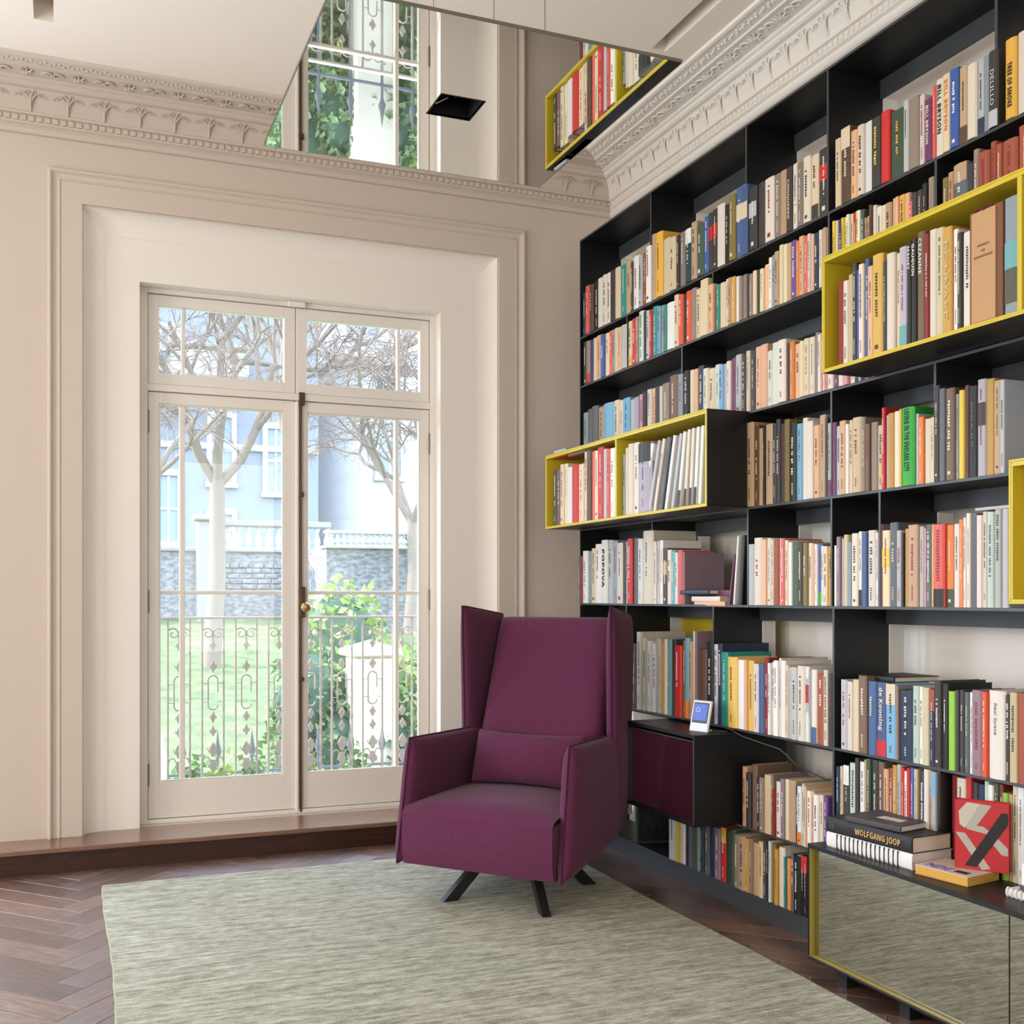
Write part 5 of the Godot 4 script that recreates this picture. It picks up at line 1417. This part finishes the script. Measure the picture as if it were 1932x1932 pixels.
	# black book lying across the row on the sixth shelf
	loose_book("book", "black book lying across the book tops below the white wall gap", "book", Vector3(0.19, 0.16, 0.018), shade.black, lying(Vector3(2.49, 0.962, -2.82), 0.0))
	# dark green book facing out on the bottom shelf
	var dg := loose_book("book", "dark green book facing out on the bottom shelf behind the armchair", "book", Vector3(0.18, 0.215, 0.030), shade.forest, Transform3D(Basis(Vector3.UP, -0.25), Vector3(2.47, 0.0795, -4.27)))
	var deco := Mesher.new()
	for k in 26:
		deco.box(Vector3(0.03 + 0.11 * rng.randf(), 0.05 + 0.13 * rng.randf(), 0.0302), Vector3(0.04, 0.055, 0.031) + Vector3(0.11 * rng.randf(), 0.13 * rng.randf(), 0) * 0.0 + Vector3(0.02, 0.01, 0))
	var cover_d := cuboid(Vector3(0.012, 0.01, 0.030), Vector3(0.172, 0.205, 0.0312))
	put("cover_panel", cover_d, M.black, dg)
	var sk := Mesher.new()
	for k in 10:
		var p0 := Vector3(0.035 + 0.012 * k, 0.06 + 0.012 * (k % 3), 0.0318)
		sk.tube([p0, p0 + Vector3(0.004, 0.05, 0), p0 + Vector3(-0.004, 0.095 - 0.01 * (k % 4), 0)], 0.0009, 0.0009, 4)
	put("cover_sketch", sk, M.steel, dg)

func make_sideboard_things() -> void:
	var Y := 0.4165
	# lowest: thick white book with black ribs across its spine
	var w := loose_book("book", "thick white book with black bars along its spine, lowest of the sideboard stack", "book", Vector3(0.17, 0.338, 0.048), shade.white, lying(Vector3(2.300, Y + 0.048, -2.741), 0.082), "stacked books on the sideboard", true)
	w.transform = Transform3D(Basis(Vector3.UP, 0.082) * Basis(Vector3(1, 0, 0), Vector3(0, 0, 1), Vector3(0, -1, 0)), Vector3(2.291, Y + 0.048, -2.741))
	var bars := Mesher.new()
	for k in 15:
		var y := 0.044 + 0.0172 * k
		bars.box(Vector3(-0.0020, y, 0.001), Vector3(0.001, y + 0.0034, 0.047))
	put("spine_bar", bars, M.print_dark, w)
	# black monograph
	var bk := loose_book("book", "large black book with gold title lying on the white one", "book", Vector3(0.168, 0.338, 0.048), srgb(34, 32, 36), Transform3D(Basis(Vector3.UP, 0.082) * Basis(Vector3(1, 0, 0), Vector3(0, 0, 1), Vector3(0, -1, 0)), Vector3(2.290, Y + 0.0965, -2.742)), "stacked books on the sideboard")
	flat_text(bk, "WOLFGANG JOOP", mat(srgb(206, 168, 104), 0.4), Transform3D(Basis(Vector3(0, 1, 0), Vector3(0, 0, -1), Vector3(-1, 0, 0)), Vector3(-0.0030, 0.212, 0.024)), 0.024, 0.175)
	var emblem := Mesher.new()
	for e in [[0.018, 0.014, 0.020, 0.034], [0.036, 0.014, 0.038, 0.034], [0.018, 0.014, 0.038, 0.0155], [0.018, 0.0325, 0.038, 0.034], [0.024, 0.019, 0.026, 0.029], [0.029, 0.019, 0.032, 0.029]]:
		emblem.box(Vector3(-0.0026, e[0], e[1]), Vector3(-0.0012, e[2], e[3]))
	put("emblem", emblem, M.steel, bk)
	# smaller dark book on top, turned
	var sm := loose_book("book", "smaller dark book with white script, topmost of the sideboard stack", "book", Vector3(0.165, 0.195, 0.020), srgb(72, 64, 64), lying(Vector3(2.292, Y + 0.117, -2.655), 0.20), "stacked books on the sideboard", true)
	var scr := Mesher.new()
	for r in 3:
		var pts := []
		for i in 14:
			pts.append(Vector3(0.055 + 0.014 * r + 0.004 * sin(i * 2.1 + r), 0.075 + 0.0065 * i, -0.0006))
		scr.tube(pts, 0.0012, 0.0012, 4)
	put("script", scr, M.print_light, sm)
	# yellow-edged book lying flat
	var ye := thing("book", "flat book with yellow edges and purple print beneath the red cover", "book", Vector3(2.331, Y, -2.213))
	ye.rotation.y = 0.17
	put("pages", cuboid(Vector3(0.001, 0.003, -0.166), Vector3(0.146, 0.0245, -0.001), 0.001), mat(srgb(214, 164, 74), 0.7), ye)
	put("cover", cuboid(Vector3(0, 0.0245, -0.167), Vector3(0.147, 0.0275, 0), 0.001), mat(srgb(222, 200, 186), 0.5), ye)
	put("back_cover", cuboid(Vector3(0, 0, -0.167), Vector3(0.147, 0.003, 0), 0.001), mat(srgb(200, 160, 90), 0.5), ye)
	var pr := Mesher.new()
	for i in 3:
		var pts := []
		for k in 10:
			pts.append(Vector3(0.022 + 0.012 * i + 0.008 * sin(k * 1.3 + i), 0.0277, -0.150 + 0.0085 * k))
		pr.tube(pts, 0.0022, 0.0016, 5)
	put("print", pr, mat(srgb(110, 84, 150), 0.6), ye)
	put("print_block", cuboid(Vector3(0.022, 0.0274, -0.060), Vector3(0.048, 0.0279, -0.020)), M.print_dark, ye)
	# red cover with crossing bars, standing
	var rb := thing("book", "red book with black and grey crossing bars on its cover, standing on the sideboard", "book", Vector3(2.386, Y + 0.0282, -2.309), 0.0)
	var dirz := Vector3(2.462 - 2.386, 0, -2.197 + 2.309).normalized()
	var outv := Vector3(-dirz.z, 0, dirz.x)
	rb.transform.basis = Basis(dirz, Vector3.UP, outv).orthonormalized()
	var wd := 0.138
	var hh := 0.196
	put("pages", cuboid(Vector3(0.004, 0.002, -0.024), Vector3(wd - 0.003, hh - 0.004, -0.003)), M.pages_white, rb)
	put("cover", cuboid(Vector3(0, 0, -0.003), Vector3(wd, hh, 0), 0.0006), mat(srgb(186, 34, 40), 0.45), rb)
	put("back_cover", cuboid(Vector3(0, 0, -0.027), Vector3(wd, hh, -0.024), 0.0006), mat(srgb(186, 34, 40), 0.45), rb)
	put("spine", cuboid(Vector3(-0.002, 0, -0.027), Vector3(0.001, hh, 0), 0.001), mat(srgb(170, 30, 38), 0.5), rb)
	var shape := func(called: String, pts: Array, d: float, m: Material):
		var poly := PackedVector2Array()
		for p in pts:
			poly.append(Vector2(p[0] * wd, p[1] * hh))
		var pm := Mesher.new()
		pm.prism(poly, 0.0, d)
		put(called, pm, m, rb)
	var grey := mat(srgb(176, 172, 158), 0.6)
	shape.call("cover_bar", [[0.0, 0.52], [0.18, 0.52], [0.66, 0.04], [0.50, 0.01]], 0.0004, grey)
	shape.call("cover_bar", [[0.78, 0.50], [0.98, 0.36], [0.98, 0.25], [0.86, 0.26], [0.68, 0.42]], 0.0004, grey)
	shape.call("cover_bar", [[0.06, 0.83], [0.22, 0.97], [0.46, 0.96], [0.18, 0.59], [0.08, 0.64]], 0.0004, mat(srgb(196, 190, 176), 0.6))
	shape.call("cover_bar", [[0.20, 0.62], [0.46, 0.96], [0.68, 0.95], [0.40, 0.64], [0.52, 0.64], [0.70, 0.55], [0.62, 0.53], [0.22, 0.58]], 0.0006, grey)
	shape.call("cover_bar", [[0.18, 0.05], [0.40, 0.04], [0.98, 0.70], [0.98, 0.86], [0.86, 0.86]], 0.0010, mat(srgb(16, 15, 16), 0.5))
	# white lettered block and spiral pad at the edge of the picture
	var pad := thing("notepad", "white spiral bound pad lying under the white lettered block", "notepad", Vector3(2.36, Y, -2.085))
	put("sheets", cuboid(Vector3(0.004, 0.001, -0.03), Vector3(0.13, 0.022, 0.17), 0.002), M.white, pad)
	var sp := Mesher.new()
	for k in 14:
		var ring := []
		for i in 11:
			var a := TAU * i / 10.0
			ring.append(Vector3(0.004 + cos(a) * 0.007, 0.0125 + sin(a) * 0.012, -0.024 + 0.0140 * k))
		sp.tube(ring, 0.0028, 0.0028, 5, false)
	put("spiral", sp, M.white, pad)
	var blk := thing("lettered_block", "white block with grey lettering and a dark base on the spiral pad", "block", Vector3(2.365, Y + 0.0245, -2.075))
	put("base", cuboid(Vector3(0, 0, 0), Vector3(0.07, 0.012, 0.19), 0.001), mat(srgb(76, 72, 74), 0.5), blk)
	put("body", cuboid(Vector3(0.001, 0.012, 0.001), Vector3(0.069, 0.074, 0.189), 0.006), M.white, blk)
	flat_text(blk, "SH", mat(srgb(70, 68, 68), 0.5), Transform3D(Basis(Vector3(0, 0, 1), Vector3(0, 1, 0), Vector3(-1, 0, 0)), Vector3(0.0006, 0.042, 0.037)), 0.030, 0.042, "lettering", false)
	# small screen on the mirrored cabinet, with its lead
	var scn := thing("small_screen", "small silver photo screen showing a blue picture on the black cabinet", "screen", Vector3(2.335, 0.686, -3.545), 0.0)
	scn.rotation.y = -1.25
	var tilt := Basis(Vector3.RIGHT, -0.24)
	var body := put("body", cuboid(Vector3(-0.046, 0, -0.012), Vector3(0.046, 0.128, 0), 0.004), mat(srgb(206, 206, 208), 0.35, 0.2), scn)
	body.basis = tilt
	var bez := put("bezel", cuboid(Vector3(-0.037, 0.036, -0.001), Vector3(0.037, 0.118, 0.0015), 0.001), mat(srgb(60, 62, 72), 0.4), scn)
	bez.basis = tilt
	var dm := mat(srgb(60, 84, 170), 0.3)
	dm.emission_enabled = true
	dm.emission = srgb(70, 100, 190)
	dm.emission_energy_multiplier = 0.35
	var disp := put("display", cuboid(Vector3(-0.033, 0.046, 0.001), Vector3(0.033, 0.112, 0.0022)), dm, scn)
	disp.basis = tilt
	var ringm := Mesher.new()
	var rp := []
	for i in 17:
		rp.append(Vector3(-0.012 + cos(TAU * i / 16.0) * 0.009, 0.088 + sin(TAU * i / 16.0) * 0.009, 0.0024))
	ringm.tube(rp, 0.0016, 0.0016, 5)
	var rg := put("display_ring", ringm, M.white, scn)
	rg.basis = tilt
	put("stand", cuboid(Vector3(-0.03, 0, -0.055), Vector3(0.03, 0.008, -0.002), 0.003), mat(srgb(190, 190, 192), 0.4), scn)
	var pts2 := [Vector3(2.40, 0.690, -3.53), Vector3(2.43, 0.690, -3.49)]
	for q in [[1373, 1374], [1400, 1389], [1440, 1403], [1470, 1413], [1485, 1425], [1500, 1442]]:
		pts2.append(sight(q[0], q[1], 0, 2.452))
	pts2.append(pts2[-1] + Vector3(0.12, -0.06, 0.02))
	tag(put("screen_lead", rod(pts2, 0.0018, 0.0018, 6), mat(srgb(90, 86, 82), 0.6)), "thin grey lead running from the small screen down behind the shelf", "cable")

# ---------------------------------------------------------------- pendant lamp
func make_pendant() -> void:
	var x0 := 0.585
	var x1 := 1.55
	var z0 := -3.345
	var z1 := -2.432
	var y := 2.665
	var p := thing("pendant_lamp", "square mirror-faced pendant lamp hanging from thin cables below the ceiling", "pendant lamp", Vector3((x0 + x1) * 0.5, y, (z0 + z1) * 0.5))
	var o := p.position
	var hx0 := 1.002
	var hx1 := 1.134
	var hz0 := -2.952
	var hz1 := -2.824
	var face := Mesher.new()
	for r in [[x0, x1, z0, hz0], [x0, x1, hz1, z1], [x0, hx0, hz0, hz1], [hx1, x1, hz0, hz1]]:
		face.box(Vector3(r[0], y, r[2]) - o, Vector3(r[1], y + 0.006, r[3]) - o)
	put("mirror_face", face, M.mirror, p)
	var edge := Mesher.new()
	for r in [[x0 - 0.002, x1 + 0.002, z0 - 0.002, z0], [x0 - 0.002, x1 + 0.002, z1, z1 + 0.002], [x0 - 0.002, x0, z0, z1], [x1, x1 + 0.002, z0, z1]]:
		edge.box(Vector3(r[0], y, r[2]) - o, Vector3(r[1], y + 0.009, r[3]) - o)
	put("edge_frame", edge, M.steel, p)
	put("cover", cuboid(Vector3(x0, y + 0.0065, z0) - o, Vector3(hx0 - 0.004, y + 0.009, z1) - o), M.white, p)
	put("cover", cuboid(Vector3(hx1 + 0.004, y + 0.0065, z0) - o, Vector3(x1, y + 0.009, z1) - o), M.white, p)
	put("cover", cuboid(Vector3(hx0 - 0.004, y + 0.0065, z0) - o, Vector3(hx1 + 0.004, y + 0.009, hz0 - 0.004) - o), M.white, p)
	put("cover", cuboid(Vector3(hx0 - 0.004, y + 0.0065, hz1 + 0.004) - o, Vector3(hx1 + 0.004, y + 0.009, z1) - o), M.white, p)
	var well := Mesher.new()
	var bl := mat(srgb(8, 8, 8), 0.7)
	for r in [[hx0 - 0.004, hx0, hz0, hz1], [hx1, hx1 + 0.004, hz0, hz1], [hx0 - 0.004, hx1 + 0.004, hz0 - 0.004, hz0], [hx0 - 0.004, hx1 + 0.004, hz1, hz1 + 0.004]]:
		well.box(Vector3(r[0], y - 0.0005, r[2]) - o, Vector3(r[1], y + 0.11, r[3]) - o)
	well.box(Vector3(hx0, y + 0.106, hz0) - o, Vector3(hx1, y + 0.11, hz1) - o)
	put("lamp_well", well, bl, p)
	var spot := Mesher.new()
	spot.xf = Transform3D(Basis(Vector3(0, 0, 1), 0.5), Vector3((hx0 + hx1) * 0.5, y + 0.05, (hz0 + hz1) * 0.5) - o)
	spot.lathe([Vector2(0.032, -0.012), Vector2(0.033, 0.0), Vector2(0.022, 0.03), Vector2(0.012, 0.045), Vector2(0.0, 0.048)], 20)
	spot.lathe([Vector2(0.030, -0.012), Vector2(0.014, 0.016), Vector2(0.0, 0.018)], 20)
	put("spotlight", spot, mat(srgb(40, 40, 42), 0.15, 0.9), p)
	var brk := rod([Vector3(hx0 + 0.015, y + 0.02, hz0 + 0.03) - o, Vector3(hx0 + 0.045, y + 0.03, hz0 + 0.06) - o, Vector3(hx0 + 0.05, y + 0.09, hz0 + 0.07) - o], 0.004)
	put("bracket", brk, M.chrome, p)
	for cx in [1.009, 1.152]:
		for cz in [-2.449, -3.33]:
			put("cable", rod([Vector3(cx, y + 0.02, cz) - o, Vector3(cx, CEIL, cz) - o], 0.0011, 0.0011, 6), M.steel, p)

# ---------------------------------------------------------------- rug
func make_rug() -> void:
	var m := Mesher.new()
	var x0 := 0.133
	var x1 := 2.186
	var z0 := -4.632
	var z1 := -0.9
	var hgt := 0.011
	var wob := func(t: float, s: float): return 0.004 * sin(t * 5.0 + s) + 0.0012 * sin(t * 23.0 + s * 2.0) + 0.0008 * sin(t * 61.0 + s)
	var at := func(u: float, v: float) -> Vector3:
		var z := lerpf(z0, z1, v)
		var x := lerpf(x0, x1, u)
		var ex: float = wob.call(z, 1.0) * (1.0 - u) + wob.call(z, 4.0) * u
		var ez: float = wob.call(x, 2.0) * (1.0 - v)
		return Vector3(x + ex, hgt, z + ez)
	var nu := 60
	var nv := 110
	var up := func(_p): return Vector3.UP
	m.grid(nu, nv, at, up)
	var skirt := func(u0: float, v0: float, u1: float, v1: float, out: Vector3):
		var a: Vector3 = at.call(u0, v0)
		var b: Vector3 = at.call(u1, v1)
		m.quad(a, b, Vector3(b.x, 0.0005, b.z) + out * 0.003, Vector3(a.x, 0.0005, a.z) + out * 0.003, out)
	for i in nv:
		skirt.call(0.0, float(i) / nv, 0.0, float(i + 1) / nv, Vector3(-1, 0, 0))
		skirt.call(1.0, float(i) / nv, 1.0, float(i + 1) / nv, Vector3(1, 0, 0))
	for i in nu:
		skirt.call(float(i) / nu, 0.0, float(i + 1) / nu, 0.0, Vector3(0, 0, -1))
		skirt.call(float(i) / nu, 1.0, float(i + 1) / nu, 1.0, Vector3(0, 0, 1))
	var rug := tag(put("rug", m, M.rug), "large heathered grey-green flat woven rug under the armchair", "rug")
	M.rug.uv1_scale = Vector3(1.0, 1.8, 1.0)
	var hem := Mesher.new()
	for e in [[0.0, 0], [1.0, 0]]:
		var pts := []
		for i in nv + 1:
			pts.append(at.call(e[0], float(i) / nv) + Vector3(0, -0.005, 0))
		hem.tube(pts, 0.0055, 0.0055, 6)
	var hp := []
	for i in nu + 1:
		hp.append(at.call(float(i) / nu, 0.0) + Vector3(0, -0.005, 0))
	hem.tube(hp, 0.0055, 0.0055, 6)
	put("hem", hem, mat(srgb(158, 156, 128), 0.95), rug)

# ---------------------------------------------------------------- armchair
func padded_panel(outline: Callable, thick: float, pillow: float, nu := 26, nv := 26) -> Mesher:
	# outline(u, v) gives the mid-surface point; the padding swells to both sides and closes in a seam at the edge
	var m := Mesher.new()
	var nrm := func(u: float, v: float) -> Vector3:
		var e := 0.01
		var a: Vector3 = outline.call(minf(u + e, 1.0), v) - outline.call(maxf(u - e, 0.0), v)
		var b: Vector3 = outline.call(u, minf(v + e, 1.0)) - outline.call(u, maxf(v - e, 0.0))
		return a.cross(b).normalized()
	var ease := func(t: float) -> float: return 0.5 - 0.5 * cos(PI * t)
	for s in [1.0, -1.0]:
		var f := func(u0: float, v0: float) -> Vector3:
			var u: float = lerpf(u0, ease.call(u0), 0.75)
			var v: float = lerpf(v0, ease.call(v0), 0.75)
			var pu := pow(maxf(0.0, 1.0 - pow(absf(2.0 * u - 1.0), pillow)), 0.5)
			var pv := pow(maxf(0.0, 1.0 - pow(absf(2.0 * v - 1.0), pillow)), 0.5)
			var p: Vector3 = outline.call(u, v)
			return p + nrm.call(u, v) * (s * (0.002 + thick * 0.5 * pu * pv))
		var out := func(p: Vector3) -> Vector3: return nrm.call(0.5, 0.5) * s
		m.grid(nu, nv, f, out)
	return m

func rim_of(outline: Callable, n := 14) -> Array:
	var pts := []
	for i in n + 1:
		pts.append(outline.call(float(i) / n, 0.0))
	for i in range(1, n + 1):
		pts.append(outline.call(1.0, float(i) / n))
	for i in range(1, n + 1):
		pts.append(outline.call(1.0 - float(i) / n, 1.0))
	for i in range(1, n + 1):
		pts.append(outline.call(0.0, 1.0 - float(i) / n))
	return pts

func bilinear(a: Vector3, b: Vector3, c: Vector3, d: Vector3) -> Callable:   # a-b along u at v = 0, d-c along u at v = 1
	return func(u: float, v: float) -> Vector3: return a.lerp(b, u).lerp(d.lerp(c, u), v)

func make_armchair() -> void:
	# own axes: x across, y up, z towards the front
	var ch := thing("armchair", "plum felt wing armchair with lumbar cushion and splayed dark legs on the rug", "armchair", Vector3(1.703, 0.0, -3.962), -0.838)
	var up := 0.011
	# arms
	for s in [-1.0, 1.0]:
		var x: float = 0.325 * s
		var lean := 0.262 if s < 0.0 else 0.190
		var arm := bilinear(Vector3(x + 0.028 * s, 0.155, 0.315), Vector3(x + 0.016 * s, 0.20, -0.33), Vector3(x + 0.0 * s, 0.632, -0.36), Vector3(x + (0.0 if s < 0.0 else 0.012), 0.650, lean))
		var armn := put("arm", padded_panel(arm, 0.085, 7.0), M.wool, ch)
		put("piping", rod(rim_of(arm), 0.0045, 0.0045, 6), M.piping, armn)
	# seat block with a crowned top
	var seat := Mesher.new()
	var sw := 0.324
	var seat_top := func(u: float, v: float) -> Vector3:
		var x := lerpf(-sw, sw, u)
		var z := lerpf(0.325, -0.28, v)
		var cx := 1.0 - pow(absf(2.0 * u - 1.0), 3.0)
		var front := clampf(v / 0.18, 0.0, 1.0)
		var y := 0.362 + 0.050 * sqrt(front * (2.0 - front)) * (0.55 + 0.45 * cx) + 0.018 * cx * sin(PI * minf(v * 1.1, 1.0))
		return Vector3(x, y, z + 0.0)
	seat.grid(24, 30, seat_top, func(_p): return Vector3.UP)
	var seat_front := func(u: float, v: float) -> Vector3:
		var x := lerpf(-sw, sw, u)
		var y := lerpf(0.158, 0.362, v)
		return Vector3(x, y, 0.325 + 0.010 * sin(PI * v) * (1.0 - pow(absf(2.0 * u - 1.0), 4.0)) - 0.012 * pow(1.0 - v, 4.0))
	seat.grid(24, 14, seat_front, func(_p): return Vector3(0, 0, 1))
	for s in [-1.0, 1.0]:
		seat.quad(Vector3(s * sw, 0.158, 0.313), Vector3(s * sw, 0.362, 0.325), Vector3(s * sw, 0.42, -0.28), Vector3(s * sw, 0.19, -0.28), Vector3(s, 0, 0))
	seat.quad(Vector3(-sw, 0.158, 0.313), Vector3(sw, 0.158, 0.313), Vector3(sw, 0.19, -0.28), Vector3(-sw, 0.19, -0.28), Vector3(0, -1, 0))
	put("seat", seat, M.wool, ch)
	# reclined back
	var bk := bilinear(Vector3(-0.285, 0.36, -0.235), Vector3(0.285, 0.36, -0.235), Vector3(0.288, 1.125, -0.555), Vector3(-0.288, 1.125, -0.555))
	put("backrest", padded_panel(bk, 0.13, 12.0, 30, 34), M.wool, ch)
	var rear := bilinear(Vector3(-0.305, 0.205, -0.42), Vector3(0.305, 0.205, -0.42), Vector3(0.30, 1.12, -0.595), Vector3(-0.30, 1.12, -0.595))
	put("back_shell", padded_panel(rear, 0.05, 12.0), M.wool, ch)
	# wings: tall side panels with a flange
	for s in [-1.0, 1.0]:
		var x: float = 0.345 * s
		var wing := bilinear(Vector3(x, 0.200, -0.285), Vector3(x - 0.014 * s, 0.232, -0.475), Vector3(x - 0.028 * s, 1.140, -0.610), Vector3(x + 0.004 * s, 1.182, -0.248))
		var wn := put("wing", padded_panel(wing, 0.062, 6.0), M.wool, ch)
		put("piping", rod(rim_of(wing), 0.0045, 0.0045, 6), M.piping, wn)
	# lumbar cushion
	var cush := func(u: float, v: float) -> Vector3:
		var x := lerpf(-0.232, 0.262, u)
		var y := lerpf(0.425, 0.642, v)
		var pinch := 0.012 * sin(PI * u)
		return Vector3(x, y + (pinch if v < 0.5 else -pinch) * absf(2.0 * v - 1.0), -0.112 - 0.17 * (v - 0.0) * 0.45)
	var cn := put("lumbar_cushion", padded_panel(cush, 0.12, 2.2), M.wool, ch)
	put("piping", rod(rim_of(cush), 0.0028, 0.0028, 6), M.piping, cn)
	# swivel hub and four bent steel legs
	var hub := Mesher.new()
	hub.lathe([Vector2(0.0, 0.112), Vector2(0.05, 0.112), Vector2(0.05, 0.158), Vector2(0.0, 0.158)], 20)
	put("hub", hub, M.leg, ch).position.x = 0.052
	for q in [[-0.212, 0.250], [0.212, 0.250], [0.205, -0.250], [-0.205, -0.250]]:
		var d := Vector3(q[0], 0, q[1])
		var along := d.normalized()
		var reach := d.length()
		var prof := PackedVector2Array([Vector2(0.03, 0.150), Vector2(reach - 0.115, 0.150), Vector2(reach + 0.022, up), Vector2(reach - 0.038, up), Vector2(reach - 0.135, 0.112), Vector2(0.03, 0.122)])
		var lm := Mesher.new()
		lm.prism(prof, -0.017, 0.017)
		var ln := put("leg", lm, M.leg, ch)
		ln.transform = Transform3D(Basis(along, Vector3.UP, along.cross(Vector3.UP)), Vector3(0.052, 0, 0))

func _ready() -> void:
	rng.seed = 20240
	make_materials()
	make_view()
	make_room()
	make_window()
	make_outside()
	make_bookcase()
	make_boxes()
	make_pendant()
	make_rug()
	make_armchair()
	make_books()
	make_loose_books()
	make_sideboard_things()
